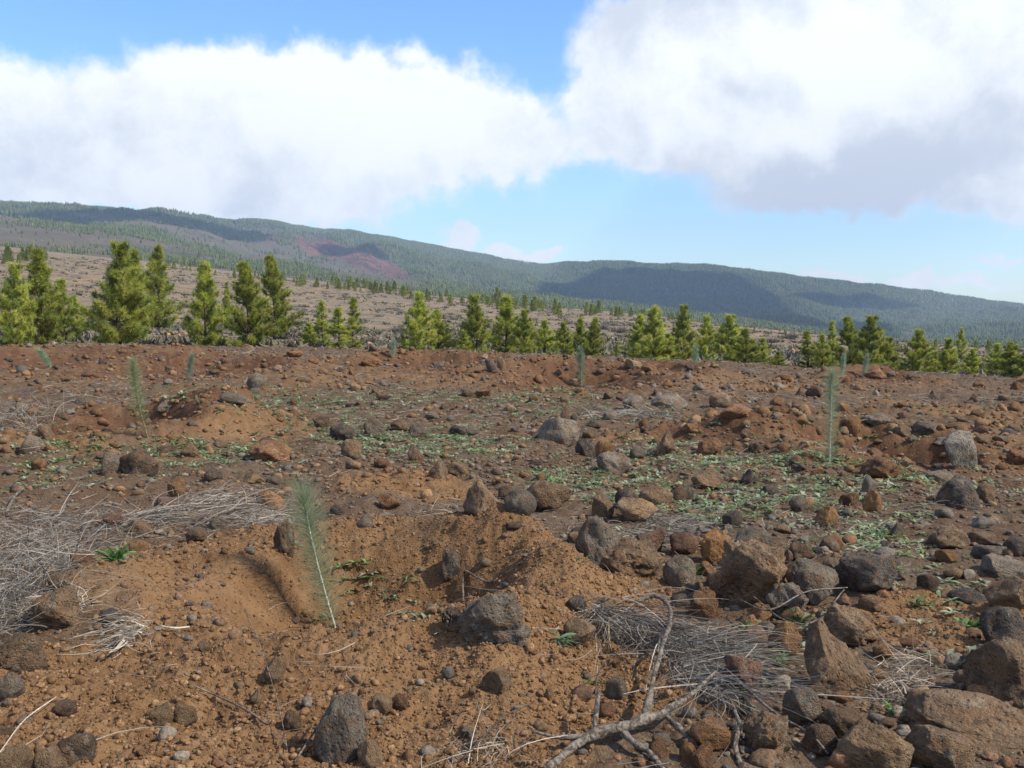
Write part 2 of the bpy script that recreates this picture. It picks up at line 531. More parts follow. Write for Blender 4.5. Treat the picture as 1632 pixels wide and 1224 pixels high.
def mat_slope():
    m, t, b, o = new_mat('slope_soil', 0.95, 0.1)
    p = t.new('ShaderNodeTexCoord').outputs['Object']
    n1 = t.noise(p, .045, 5, .6); n2 = t.noise(p, .35, 6, .7); n3 = t.noise(p, 2.2, 4, .65)
    c = t.mix(t.ramp(n1, .38, .62), (0.268, 0.192, 0.118), (0.215, 0.172, 0.120))
    c = t.mix(t.ramp(n2, .45, .62), c, (0.125, 0.108, 0.080))
    c = t.mix(t.ramp(n2, .6, .75), c, (0.30, 0.185, 0.095))
    c = t.mix(t.math('MULTIPLY', t.ramp(n3, .54, .70), .75), c, (0.085, 0.065, 0.045))
    t.put(b.inputs['Base Color'], c)
    bump(t, b, t.math('ADD', n3, n2), 0.35, 0.8)
    return m


def mat_hill():
    m, t, b, o = new_mat('hill_ground', 0.95, 0.1)
    tcn = t.new('ShaderNodeTexCoord'); p = tcn.outputs['Object']
    n1 = t.noise(p, .0035, 6, .62); n2 = t.noise(p, .018, 6, .65); n3 = t.noise(p, .12, 3, .6)
    c = t.mix(t.ramp(n1, .42, .6), (0.052, 0.060, 0.030), (0.095, 0.080, 0.057))
    c = t.mix(t.ramp(n2, .45, .65), c, (0.045, 0.055, 0.028))
    c = t.mix(t.ramp(n3, .55, .7), c, (0.10, 0.085, 0.06))
    rd = t.new('ShaderNodeAttribute', attribute_name='scar').outputs['Fac']
    red = t.mix(t.ramp(n2, .4, .62), (0.160, 0.066, 0.048), (0.052, 0.031, 0.032))
    red = t.mix(t.ramp(n3, .55, .7), red, (0.15, 0.095, 0.066))
    pale = t.new('ShaderNodeAttribute', attribute_name='bare').outputs['Fac']
    c = t.mix(t.math('MULTIPLY', pale, t.ramp(n2, .3, .62)), c, (0.118, 0.096, 0.072))
    c = t.mix(rd, c, red)
    t.put(b.inputs['Base Color'], c)
    bump(t, b, t.math('ADD', n2, n3), 6.0, 0.8)
    return m


STONE_COL = {
    'grey': ((0.215, 0.176, 0.132), (0.125, 0.102, 0.078)), 'dark grey': ((0.118, 0.098, 0.078), (0.062, 0.052, 0.044)),
    'brown': ((0.230, 0.148, 0.084), (0.120, 0.080, 0.050)), 'dark brown': ((0.130, 0.084, 0.052), (0.066, 0.044, 0.030)),
    'rust': ((0.250, 0.120, 0.052), (0.130, 0.064, 0.034)), 'orange': ((0.330, 0.172, 0.066), (0.200, 0.098, 0.040)),
    'tan': ((0.320, 0.212, 0.116), (0.200, 0.128, 0.070)), 'pale grey': ((0.360, 0.320, 0.250), (0.220, 0.192, 0.150)),
    'reddish': ((0.250, 0.130, 0.084), (0.130, 0.078, 0.056)),
}


def mat_stone(name, c1, c2):
    m, t, b, o = new_mat('stone_' + name.replace(' ', '_'), 0.88, 0.25)
    p = t.new('ShaderNodeTexCoord').outputs['Object']
    rnd = t.new('ShaderNodeObjectInfo').outputs['Random']
    off = t.new('ShaderNodeCombineXYZ'); t.put(off.inputs[0], t.math('MULTIPLY', rnd, 37.0)); t.put(off.inputs[1], t.math('MULTIPLY', rnd, 91.0))
    p = t.vec('ADD', p, off.outputs[0])
    n1 = t.noise(p, 2.6, 6, .62); n2 = t.noise(p, 11, 5, .65); n3 = t.noise(p, 5, 3, .5)
    c = t.mix(t.ramp(n1, .36, .64), c2, c1)
    c = t.mix(t.math('MULTIPLY', t.ramp(n3, .46, .66), .65), c, (0.20, 0.108, 0.050))
    c = t.mix(t.math('MULTIPLY', t.ramp(n2, .56, .72), .6), c, (c1[0] * 1.5, c1[1] * 1.5, c1[2] * 1.45))
    c = t.mix(t.math('MULTIPLY', t.ramp(n2, .42, .32), .6), c, (c2[0] * .55, c2[1] * .55, c2[2] * .55))
    n4 = t.noise(p, 3.7, 8, .72, .4)
    c = t.mix(t.math('MULTIPLY', t.ramp(n4, .56, .60), .5), c, (0.27, 0.235, 0.17))
    c = t.mix(t.math('MULTIPLY', t.ramp(n4, .42, .37), .55), c, (0.05, 0.042, 0.036))
    br = t.ramp(rnd, 0, 1, .82, 1.18)
    c = t.mix(1.0, c, t.vec('SCALE', (1, 1, 1), scale=br), 'MULTIPLY')
    t.put(b.inputs['Base Color'], c)
    v = t.voronoi(p, 13)
    h = t.math('ADD', t.math('MULTIPLY', n2, .9), t.math('MULTIPLY', t.ramp(v, .05, .4), .35))
    h = t.math('ADD', h, t.math('MULTIPLY', t.noise(p, 40, 3, .6), .35))
    bump(t, b, h, 0.05, 0.9)
    return m


def mat_tint(name, rough=0.9, spec=0.15, attr='tint', noise=0.35, nscale=60, bmp=0.01):
    m, t, b, o = new_mat(name, rough, spec)
    a = t.new('ShaderNodeAttribute', attribute_name=attr).outputs['Color']
    p = t.new('ShaderNodeTexCoord').outputs['Object']
    n = t.noise(p, nscale, 4, .6)
    k = t.ramp(n, .3, .7, 1 - noise, 1 + noise)
    t.put(b.inputs['Base Color'], t.mix(1.0, a, t.vec('SCALE', (1, 1, 1), scale=k), 'MULTIPLY'))
    if bmp: bump(t, b, n, bmp, .8)
    return m


def mat_leaf(name, attr='tint', trans=0.3, rough=0.55):
    m = bpy.data.materials.new(name); m.use_nodes = True
    t = NT(m.node_tree); t.n.clear()
    a = t.new('ShaderNodeAttribute', attribute_name=attr).outputs['Color']
    rnd = t.new('ShaderNodeObjectInfo').outputs['Random']
    col = t.mix(1.0, a, t.vec('SCALE', (1, 1, 1), scale=t.ramp(rnd, 0, 1, .8, 1.2)), 'MULTIPLY')
    b = t.new('ShaderNodeBsdfPrincipled'); b.inputs['Roughness'].default_value = rough
    b.inputs['Specular IOR Level'].default_value = 0.3
    tr = t.new('ShaderNodeBsdfTranslucent'); mx = t.new('ShaderNodeMixShader'); o = t.new('ShaderNodeOutputMaterial')
    t.put(b.inputs['Base Color'], col); t.put(tr.inputs[0], col)
    mx.inputs[0].default_value = trans
    t.l.new(b.outputs[0], mx.inputs[1]); t.l.new(tr.outputs[0], mx.inputs[2]); t.l.new(mx.outputs[0], o.inputs[0])
    return m


def mat_wood(name, c1, c2, scale=30):
    m, t, b, o = new_mat(name, 0.85, 0.2)
    p = t.new('ShaderNodeTexCoord').outputs['Object']
    n = t.noise(p, scale, 5, .65, 1.0); n2 = t.noise(p, scale * 5, 3, .6)
    t.put(b.inputs['Base Color'], t.mix(t.ramp(n, .38, .62), c1, c2))
    bump(t, b, t.math('ADD', n, t.math('MULTIPLY', n2, .5)), 0.01, .9)
    return m


M_GROUND, M_SLOPE, M_HILL = mat_ground(), mat_slope(), mat_hill()
M_STONE = {k: mat_stone(k, *v) for k, v in STONE_COL.items()}
M_GRAVEL = mat_tint('gravel', .92, .15, nscale=70, bmp=.01)
M_PINE = mat_leaf('pine_needles', trans=.45)
M_WEED = mat_leaf('weed_leaf', trans=.3, rough=.6)
M_STRAW = mat_tint('dry_grass', .85, .2, noise=.2, nscale=9, bmp=0)
M_FOREST = mat_tint('forest', .9, .1, noise=.3, nscale=.4, bmp=0)
M_BARK = mat_wood('pine_bark', (0.05, 0.033, 0.024), (0.11, 0.075, 0.055), 8)
M_DEAD = mat_wood('dead_wood', (0.060, 0.047, 0.036), (0.23, 0.195, 0.155), 34)
M_DARKTWIG = mat_wood('dark_twig', (0.05, 0.035, 0.028), (0.12, 0.09, 0.075), 40)
M_PALEWOOD = mat_wood('pale_wood', (0.45, 0.39, 0.30), (0.62, 0.56, 0.45), 40)
M_STEM = mat_wood('sapling_stem', (0.50, 0.49, 0.39), (0.66, 0.64, 0.53), 60)
M_BROWNSTEM = mat_wood('sapling_stem_brown', (0.25, 0.17, 0.10), (0.36, 0.27, 0.17), 60)

# ------------------------------------------------------------------ ground, slope and hills
az_in = np.concatenate([np.linspace(R(-46), R(-28), 130)[:-1], np.linspace(R(-28), R(28), 940), np.linspace(R(28), R(46), 130)[1:]])
az_out = R(46) + (R(180) - R(46)) * np.linspace(0, 1, 70)[1:] ** 1.7
AZ_N = np.concatenate([-az_out[::-1], az_in, az_out])
rs = [0.25]
while rs[-1] < 66:
    r = rs[-1]
    if r < 3.4: rs.append(r + 0.06)
    else: rs.append(r + min(0.55 * r * r / 1780, 0.009 * r))
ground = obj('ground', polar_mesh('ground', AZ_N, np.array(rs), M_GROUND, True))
tag(ground, kind='structure')

az_mid = np.concatenate([np.linspace(-math.pi, R(-34), 40)[:-1], np.linspace(R(-34), R(34), 620), np.linspace(R(34), math.pi, 40)[1:]])
rs_m = np.exp(np.linspace(math.log(65.2), math.log(900), 330))
hs_me = polar_mesh('hillside', az_mid, rs_m, M_SLOPE)
tag(obj('hillside', hs_me, loc=(0, 0, -0.02)), kind='structure')

az_far = np.concatenate([np.linspace(-math.pi, R(-36), 40)[:-1], np.linspace(R(-36), R(36), 760), np.linspace(R(36), math.pi, 40)[1:]])
rs_f = np.exp(np.linspace(math.log(895), math.log(5600), 330))


def to_pix(x, y, z):
    c, s = math.cos(PITCH), math.sin(PITCH)
    z = z - CZ
    dep = y * c - z * s; up = y * s + z * c
    dep = np.where(dep > 0.01, dep, 1e9)
    return 816 + F * x / dep, 612 - F * up / dep


def scar_mask(x, y, z, r):
    """Red cinder scar on the ridge and its bare surroundings, as places on the hill."""
    px = 816 + F * x / np.maximum(y, 1)
    row = 500 - F * (z - CZ) / np.maximum(y, 1)
    n = fbm2(x / 120, y / 120, 4, 91)
    s = np.zeros_like(x)
    for (cx, cy, rx, ry, an) in [(515, 396, 48, 20, .25), (570, 414, 55, 17, .35), (628, 432, 36, 12, .45), (490, 384, 26, 10, .3), (430, 380, 30, 8, .1)]:
        dx = px - cx; dy = row - cy
        u = dx * math.cos(an) + dy * math.sin(an); v = -dx * math.sin(an) + dy * math.cos(an)
        s = np.maximum(s, sstep(1.1, .6, np.hypot(u / rx, v / ry) + n * .55))
    band = sstep(1500, 1900, r) * (1 - sstep(3600, 3900, r))
    return s * band


A, RR = np.meshgrid(az_far, rs_f)
X = (np.sin(A) * RR).ravel(); Y = (np.cos(A) * RR).ravel(); Z = height(X, Y); rr_ = RR.ravel()
n_, m_ = len(az_far), len(rs_f)
ii = np.arange((m_ - 1) * (n_ - 1)); aa = (ii // (n_ - 1)) * n_ + ii % (n_ - 1)
SC_ATT = scar_mask(X, Y, Z, rr_) * (Y > 10)
BARE = sstep(R(4), R(-14), A.ravel() + R(6) * fbm2(X / 300, Y / 300, 3, 95)) * (1 - sstep(2600, 3400, rr_))
hills = obj('hills', mesh_np('hills', np.stack([X, Y, Z], 1), np.stack([aa + 1, aa, aa + n_, aa + n_ + 1], 1), M_HILL, True, {'scar': SC_ATT, 'bare': BARE}), loc=(0, 0, -0.3))
tag(hills, kind='structure')
Z_MIN, Z_MAX = Z[rr_ < 5600].min(), Z.max()

# ------------------------------------------------------------------ strands, spikes, tubes
def unit(v):
    return v / np.maximum(np.linalg.norm(v, axis=-1, keepdims=True), 1e-9)


def spikes(p, d, ln, wd):
    """One thin triangle per needle."""
    n = len(p)
    side = unit(np.cross(d, unit(rng.normal(size=(n, 3)))))
    hw = (wd * .5)[:, None] * side
    v = np.stack([p - hw, p + hw, p + d * ln[:, None]], 1).reshape(-1, 3)
    return v, np.arange(3 * n).reshape(-1, 3)


def strands(p, d, ln, wd, bend, seg=4):
    """Bent tapering ribbons. bend: (n,3) displacement of the tip."""
    n = len(p)
    side = unit(np.cross(d, unit(rng.normal(size=(n, 3)))))
    ts = np.linspace(0, 1, seg + 1)
    V = np.zeros((n, seg + 1, 2, 3))
    wob = rng.normal(size=(n, 3)) * (ln * .06)[:, None]
    for k, t in enumerate(ts):
        c = p + d * (ln * t)[:, None] + bend * (t * t) + wob * math.sin(t * math.pi)
        hw = (wd * .5 * (1 - .75 * t))[:, None] * side
        V[:, k, 0] = c - hw; V[:, k, 1] = c + hw
    base = (np.arange(n) * (seg + 1) * 2)[:, None]
    f = np.stack([np.array([2 * k, 2 * k + 1, 2 * k + 3, 2 * k + 2]) for k in range(seg)])
    F_ = (base[:, :, None] + f[None]).reshape(-1, 4)
    return V.reshape(-1, 3), F_


def catmull(pts, rad, n=8):
    pts = np.array(pts, float); rad = np.array(rad, float)
    P = np.vstack([2 * pts[0] - pts[1], pts, 2 * pts[-1] - pts[-2]])
    out = []; ro = []
    for i in range(1, len(P) - 2):
        for k in range(n):
            t = k / n
            out.append(.5 * ((2 * P[i]) + (-P[i - 1] + P[i + 1]) * t + (2 * P[i - 1] - 5 * P[i] + 4 * P[i + 1] - P[i + 2]) * t * t + (-P[i - 1] + 3 * P[i] - 3 * P[i + 1] + P[i + 2]) * t ** 3))
            ro.append(rad[i - 1] * (1 - t) + rad[i] * t)
    out.append(pts[-1]); ro.append(rad[-1])
    return np.array(out), np.array(ro)


def tube(pts, rad, sides=8, smooth=8, knob=0.0, seed=0):
    if smooth: pts, rad = catmull(pts, rad, smooth)
    pts = np.array(pts, float); rad = np.array(rad, float)
    T = unit(np.gradient(pts, axis=0))
    ref = np.array([0.3, 0.2, 1.0]) if abs(T[:, 2]).mean() < .8 else np.array([1.0, .2, 0.1])
    Sd = unit(np.cross(T, ref)); U = np.cross(Sd, T)
    an = np.linspace(0, 2 * math.pi, sides, endpoint=False)
    rr = rad[:, None] * np.ones(sides)
    V = pts[:, None] + (Sd[:, None] * np.cos(an)[None, :, None] + U[:, None] * np.sin(an)[None, :, None]) * rr[..., None]
    V = V.reshape(-1, 3)
    if knob:
        k = 1 + knob * fbm3(V * 14, 3, seed)
        c = np.repeat(pts, sides, 0); V = c + (V - c) * k[:, None]
    m = len(pts); fs = []
    for i in range(m - 1):
        for j in range(sides):
            a = i * sides + j; b = i * sides + (j + 1) % sides
            fs.append((a, b, b + sides, a + sides))
    top = len(V); V = np.vstack([V, pts[-1] + T[-1] * rad[-1] * .5, pts[0] - T[0] * rad[0] * .5])
    for j in range(sides):
        fs.append(((m - 1) * sides + j, (m - 1) * sides + (j + 1) % sides, top, top))
        fs.append(((j + 1) % sides, j, top + 1, top + 1))
    return V, np.array(fs)


def merge(parts):
    V = []; Fc = []; o = 0
    for v, f in parts:
        V.append(v); Fc.append(f + o); o += len(v)
    return np.vstack(V), np.vstack(Fc)


def poly_mesh(name, V, Fc, mat, smooth=True):
    """Mesh from quads, some of them degenerate (triangles)."""
    me = bpy.data.meshes.new(name)
    fl = [tuple(int(i) for i in (f[:3] if f[2] == f[3] else f)) for f in Fc]
    me.from_pydata([tuple(v) for v in V], [], fl)
    me.polygons.foreach_set('use_smooth', [smooth] * len(me.polygons))
    me.materials.append(mat); me.update()
    return me


# ------------------------------------------------------------------ stones
def ico(sub):
    bm = bmesh.new(); bmesh.ops.create_icosphere(bm, subdivisions=sub, radius=1.0)
    v = np.array([x.co[:] for x in bm.verts]); f = np.array([[q.index for q in p.verts] for p in bm.faces])
    bm.free(); return v, f


ICO = {k: ico(k) for k in (1, 2, 3, 4, 5)}


def rock_verts(seed, sub=4, shape='angular'):
    g = np.random.default_rng(seed)
    v, f = ICO[sub]; v = v.copy()
    q = {'angular': (13, .50, .80, .96), 'rounded': (12, .64, .88, .85), 'rough': (12, .55, .85, .9), 'flat': (11, .5, .85, .95), 'pointed': (10, .5, .85, .95), 'upright': (11, .5, .85, .95)}[shape]
    for k in range(q[0]):
        n = unit(g.normal(size=3)); d = g.uniform(q[1], q[2])
        over = np.maximum(v @ n - d, 0)
        v = v - over[:, None] * n * q[3]
    if shape == 'pointed':
        t = (v[:, 2] - v[:, 2].min()) / np.ptp(v[:, 2]); s = 1.05 - .72 * t
        v[:, 0] = v[:, 0] * s + t * g.uniform(-.25, .25); v[:, 1] *= s
    nrm = unit(v)
    amp = {'angular': .085, 'rounded': .085, 'rough': .17, 'flat': .09, 'pointed': .09, 'upright': .09}[shape]
    so = g.uniform(0, 50, 3)
    v = v + nrm * (fbm3(v * 1.7 + so, 3, seed % 97) * amp * 1.6)[:, None]
    v = v + nrm * (fbm3(v * 5.5 + so, 3, seed % 89) * amp * .75)[:, None]
    if sub >= 4: v = v + nrm * (fbm3(v * 15 + so, 2, seed % 83) * amp * .4)[:, None]
    lo = v.min(0); hi = v.max(0)
    v = (v - (lo + hi) / 2) / (hi - lo)
    v[:, 2] += .5
    return v, f


STONE_LIST = []          # filled rows: dict(px, py, w, h, col, shape, x, y, z, label parts)
SHAPE_WORD = {'angular': 'angular', 'rounded': 'rounded', 'rough': 'rough', 'flat': 'flat', 'pointed': 'pointed', 'upright': 'upright'}
COLW = {'g': 'grey', 'd': 'dark grey', 'b': 'brown', 'k': 'dark brown', 'r': 'rust', 'o': 'orange', 't': 'tan', 'p': 'pale grey', 'e': 'reddish'}
SHW = {'a': 'angular', 'r': 'rounded', 'x': 'rough', 'f': 'flat', 'p': 'pointed', 'u': 'upright'}
# centre x, base y, width, height in photo pixels, colour + shape letters [, own label]
HAND = [
    (1529, 748, 50, 54, 'pa', 'pale grey leaning boulder with a bright broken face beside the dark pit'),
    (1533, 702, 18, 20, 'of'), (1527, 812, 64, 46, 'dr', 'dark grey rounded boulder down the slope from the pale leaning boulder'),
    (1568, 803, 32, 28, 'br'), (1497, 772, 48, 20, 'gf'), (1404, 767, 62, 32, 'rx'), (1396, 681, 38, 18, 'ga'), (1475, 695, 35, 20, 'da'),
    (1175, 668, 54, 20, 'rf'), (1147, 650, 36, 23, 'br'), (1296, 634, 25, 17, 'kr'), (1275, 632, 15, 13, 'bp'), (1488, 638, 16, 15, 'kp'), (1552, 642, 15, 12, 'kp'),
    (1126, 782, 52, 33, 'ba'), (1092, 800, 30, 24, 'dr'), (1195, 775, 27, 24, 'da'), (1386, 790, 24, 28, 'gu'), (1353, 808, 32, 22, 'ra'), (1391, 818, 28, 36, 'ou'),
    (1318, 840, 36, 30, 'op'), (1428, 855, 21, 20, 'gp'), (1510, 877, 60, 34, 'bx'), (1167, 842, 33, 26, 'da'),
    (1141, 901, 58, 52, 'ox', 'orange brown porous rock with honeycomb holes'), (1198, 890, 62, 44, 'gr'), (1092, 886, 46, 34, 'er'),
    (1191, 972, 122, 96, 'bx', 'largest grey brown boulder above the fan of dry grass'), (1295, 968, 84, 64, 'ga'),
    (1381, 948, 92, 62, 'da', 'dark grey boulder with a lit flat top and black front'), (1321, 930, 42, 40, 'gx'), (1256, 988, 68, 54, 'gx'), (1208, 997, 42, 34, 'op'),
    (1120, 990, 50, 46, 'rx'), (1540, 962, 64, 22, 'df'), (1604, 975, 66, 50, 'ba'), (1279, 897, 46, 28, 'ba'), (1508, 898, 33, 18, 'of'), (1254, 900, 23, 22, 'ep'),
    (1564, 870, 47, 17, 'bf'), (1618, 888, 34, 28, 'dr'), (1575, 893, 52, 20, 'gf'), (1600, 925, 64, 28, 'ga'),
    (1332, 1112, 108, 112, 'bp', 'big brown pyramid shaped boulder with one sunlit face'), (1251, 1050, 54, 54, 'oa'), (1219, 1028, 33, 34, 'gr'), (1355, 1035, 90, 60, 'bx'),
    (1600, 1045, 74, 68, 'da'), (1592, 1130, 108, 92, 'ba', 'big brown boulder cut by the frame above the long layered slab'),
    (1540, 1195, 186, 56, 'bf', 'long brown layered slab lying low on the ground'), (1496, 1238, 106, 66, 'br'),
    (1390, 1238, 116, 76, 'ta', 'broad tan angular boulder beside the long layered slab'), (1276, 1160, 60, 55, 'gr', 'round smooth grey stone below the pyramid boulder'),
    (1305, 1115, 29, 20, 'br'), (1340, 1122, 39, 17, 'of'), (1338, 1178, 68, 42, 'ba'), (1312, 1207, 62, 46, 'kr'), (1225, 1207, 76, 62, 'bx'), (1127, 1200, 72, 44, 'oa'),
    (1095, 1218, 27, 30, 'ou'), (1118, 1228, 36, 38, 'ra'), (1184, 1114, 64, 68, 'ex'), (1130, 1076, 25, 24, 'ox'), (1163, 1041, 19, 20, 'rr'), (1299, 1018, 25, 26, 'ga'),
    (1446, 1038, 31, 18, 'rf'), (1550, 1072, 37, 26, 'da'), (1388, 1072, 21, 15, 'of'),
    (769, 820, 62, 56, 'bp', 'brown peaked rock standing tallest on the earth bank'), (828, 820, 55, 36, 'gr'), (871, 818, 74, 47, 'bx'), (808, 798, 33, 22, 'br'),
    (889, 707, 66, 40, 'gr', 'big grey boulder lying among green weeds'), (934, 728, 35, 28, 'da'), (978, 756, 60, 36, 'gx'), (1061, 727, 34, 40, 'bp'), (903, 668, 20, 20, 'bp'),
    (915, 674, 11, 12, 'dr'), (1010, 654, 38, 23, 'ga'), (1066, 652, 57, 25, 'gf'), (1045, 806, 57, 31, 'ta'), (999, 810, 40, 30, 'dr'), (1018, 836, 70, 38, 'ta'),
    (1083, 800, 36, 27, 'kr'), (962, 828, 36, 40, 'bu'), (955, 905, 74, 84, 'gx', 'lumpy grey brown porous rock on the end of the earth bank'), (1005, 922, 98, 64, 'bx'),
    (1040, 885, 48, 38, 'ea'), (1084, 936, 54, 46, 'gr'), (620, 815, 38, 25, 'ra'), (698, 763, 32, 26, 'ba'), (727, 760, 42, 21, 'tf'), (608, 748, 26, 15, 'rr'),
    (663, 736, 25, 27, 'bp'), (596, 698, 36, 29, 'gx'), (666, 697, 30, 19, 'da'), (636, 688, 30, 17, 'br'), (730, 697, 30, 17, 'dr'), (750, 697, 26, 13, 'df'),
    (770, 635, 26, 15, 'ra'), (746, 634, 22, 13, 'br'), (689, 673, 26, 13, 'gf'), (713, 657, 26, 11, 'kf'), (560, 732, 34, 29, 'br'), (545, 704, 44, 25, 'dx'),
    (861, 768, 15, 12, 'oa'), (938, 700, 23, 15, 'ba'), (790, 1027, 122, 76, 'gx', 'half buried grey porous boulder in the wall of the planting pit'),
    (727, 1010, 42, 20, 'tr'), (719, 926, 38, 44, 'dx'), (961, 993, 45, 34, 'tf'), (922, 1033, 53, 40, 'ta'), (795, 1112, 50, 44, 'tf'), (609, 1141, 35, 29, 'tr'),
    (638, 1138, 27, 26, 'rr'), (543, 1222, 88, 100, 'gr', 'tall grey brown pitted rock cut by the bottom of the frame'), (590, 1228, 44, 44, 'tr'), (982, 1066, 16, 16, 'oa'), (874, 1117, 16, 20, 'tr'),
    (744, 1180, 27, 21, 'ga'), (182, 757, 38, 32, 'gu', 'grey slab leaning on edge against a dark brown rock'), (225, 757, 58, 38, 'kr', 'dark brown rock behind the leaning grey slab'),
    (430, 738, 68, 30, 'rx'), (283, 792, 29, 26, 'oa'), (431, 814, 44, 28, 'oa'), (405, 775, 33, 20, 'tf'), (302, 730, 27, 19, 'ba'), (265, 728, 42, 19, 'kf'),
    (265, 662, 28, 21, 'ga'), (373, 645, 42, 17, 'gf'), (410, 620, 32, 24, 'gr'), (340, 767, 29, 18, 'dr'), (513, 682, 29, 19, 'ka'), (220, 855, 44, 23, 'br'),
    (154, 843, 19, 15, 'oa'), (55, 664, 27, 13, 'of'), (50, 722, 36, 25, 'gr'), (314, 866, 34, 21, 'br'), (62, 750, 23, 17, 'rr'), (257, 829, 21, 21, 'pa'),
    (262, 808, 25, 13, 'ef'), (453, 886, 36, 54, 'kx'), (123, 740, 19, 13, 'ba'), (295, 1160, 40, 34, 'tr'), (258, 1160, 38, 32, 'tx'), (438, 1091, 38, 38, 'ta'),
    (408, 1124, 22, 21, 'tu'), (467, 1168, 30, 32, 'br'), (125, 1214, 60, 38, 'kx'), (82, 1240, 50, 40, 'br'), (22, 1244, 56, 42, 'tf'), (32, 1072, 78, 52, 'bx'),
    (15, 1116, 44, 38, 'gr'), (90, 1010, 74, 62, 'bx'), (180, 1000, 34, 25, 'dr'), (175, 1023, 17, 19, 'rr'), (326, 1040, 21, 17, 'tf'),
    (772, 572, 12, 7, 'pf'), (395, 558, 22, 10, 'bf'), (470, 572, 26, 11, 'rf'), (590, 584, 30, 15, 'or'), (1396, 606, 34, 16, 'rx'), (1008, 591, 28, 17, 'ta'),
    (1034, 592, 24, 11, 'rf'), (1420, 602, 14, 9, 'ga'), (1455, 604, 18, 9, 'kr'), (800, 592, 14, 22, 'tu'), (700, 590, 18, 12, 'da'), (735, 597, 20, 12, 'ra'),
    (612, 640, 24, 12, 'kf'), (480, 610, 16, 9, 'br'), (500, 580, 18, 9, 'rr'), (140, 600, 18, 9, 'er'), (110, 610, 22, 10, 'bx'), (340, 600, 22, 10, 'kx'),
    (850, 580, 14, 8, 'ra'), (960, 598, 18, 10, 'er'), (1100, 592, 16, 9, 'da'), (1190, 598, 18, 9, 'gf'), (1250, 606, 20, 9, 'rr'), (1560, 617, 16, 8, 'rf'),
    (1600, 640, 18, 9, 'bf'), (1620, 742, 30, 20, 'rx'), (1615, 690, 20, 11, 'br'), (1440, 668, 20, 11, 'ea'), (1240, 664, 26, 14, 'rr'), (1100, 690, 26, 14, 'ox'),
    (1190, 700, 22, 14, 'bu'), (1250, 720, 24, 16, 'rp'), (1205, 725, 26, 17, 'ka'), (1130, 730, 44, 30, 'rx'), (1300, 758, 26, 14, 'oa'), (1270, 742, 26, 14, 'er'),
    (1440, 745, 26, 14, 'tf'), (1030, 690, 22, 12, 'kf'), (850, 640, 16, 9, 'rr'), (820, 690, 14, 8, 'gf'), (560, 650, 18, 10, 'gx'), (455, 668, 20, 11, 'tf'),
]
LANDMARK = [('the nearest pine sapling', 537, 1000), ('the straw stemmed sapling', 237, 697), ('the tall sapling by the dark pit', 1322, 738),
            ('the slim sapling before the middle pines', 927, 612), ('the gnarled dead branch', 1040, 1170), ('the fan of dry grass', 1070, 1060),
            ('the pale leaning boulder', 1529, 748), ('the pyramid shaped boulder', 1332, 1112), ('the largest grey brown boulder', 1191, 972),
            ('the flat topped dark boulder', 1381, 948), ('the half buried porous boulder', 790, 1027), ('the bent white twig', 738, 950),
            ('the long layered slab', 1540, 1195), ('the big grey boulder among weeds', 889, 707), ('the peaked rock on the earth bank', 769, 820),
            ('the honeycombed orange rock', 1141, 901), ('the leaning grey slab', 182, 757), ('the tall pitted rock at the bottom edge', 543, 1200),
            ('the grey brush heap', 60, 920), ('the matted straw heap', 320, 830), ('the limp straw clump', 205, 1040), ('the lumpy porous rock', 955, 905),
            ('the dark stump on the crest', 787, 592), ('the biggest pine', 190, 560), ('the two sunlit pines', 420, 560), ('the far right pines', 1590, 612),
            ('the broad right pine clump', 1370, 600), ('the round smooth grey stone', 1276, 1160), ('the small leaning sapling', 70, 585)]


def size_noun(m):
    return 'boulder' if m > .34 else 'large rock' if m > .22 else 'rock' if m > .13 else 'stone' if m > .07 else 'small stone'


def relation(px, py, lm):
    dx = px - lm[1]; dy = (py - lm[2]) * 2.2
    d = math.hypot(dx, dy)
    near = 'just ' if d < 55 else 'well ' if d > 170 else ''
    if abs(dx) > abs(dy): return near + ('right of' if dx > 0 else 'left of')
    return near + ('in front of' if dy > 0 else 'behind')


hp = np.array([(h[0], h[1]) for h in HAND], float)
HP, ok = hit(hp[:, 0], np.minimum(hp[:, 1], 1260) - 1, fn=ground_z)
rows = []
for i, h in enumerate(HAND):
    rows.append([h, HP[i]])
# further stones of the field, at random over the ground
g = np.random.default_rng(21)
FILL = 300 - len(HAND)
cand = []
while len(cand) < FILL:
    px = g.uniform(0, 1632); py = 575 + 640 * g.random() ** 2.1 + (px / 1632) * 22
    if py > 1215: continue
    if 230 < px < 900 and py > 860: continue
    if any(abs(px - c[0]) < (c[2] + 20) * .6 and abs(py - c[1]) < 13 for c in HAND): continue
    if any(abs(px - c[0]) < 18 and abs(py - c[1]) < 8 for c in cand): continue
    s = (py - 490) / 14 * g.uniform(.75, 1.35) * (1.25 if px > 950 else 1.0) + 5
    s = min(s, 34)
    col = g.choice(list('gdbkroet'), p=[.17, .13, .2, .12, .14, .1, .07, .07]); sh = g.choice(list('arxfpu'), p=[.3, .25, .15, .18, .07, .05])
    asp = {'a': .65, 'r': .6, 'x': .6, 'f': .4, 'p': .8, 'u': 1.15}[sh] * g.uniform(.85, 1.15)
    cand.append((px, py, s, s * asp, col + sh))
cp = np.array([(c[0], c[1]) for c in cand])
CP, ok2 = hit(cp[:, 0], cp[:, 1], fn=ground_z)
for c, P in zip(cand, CP): rows.append([c, P])

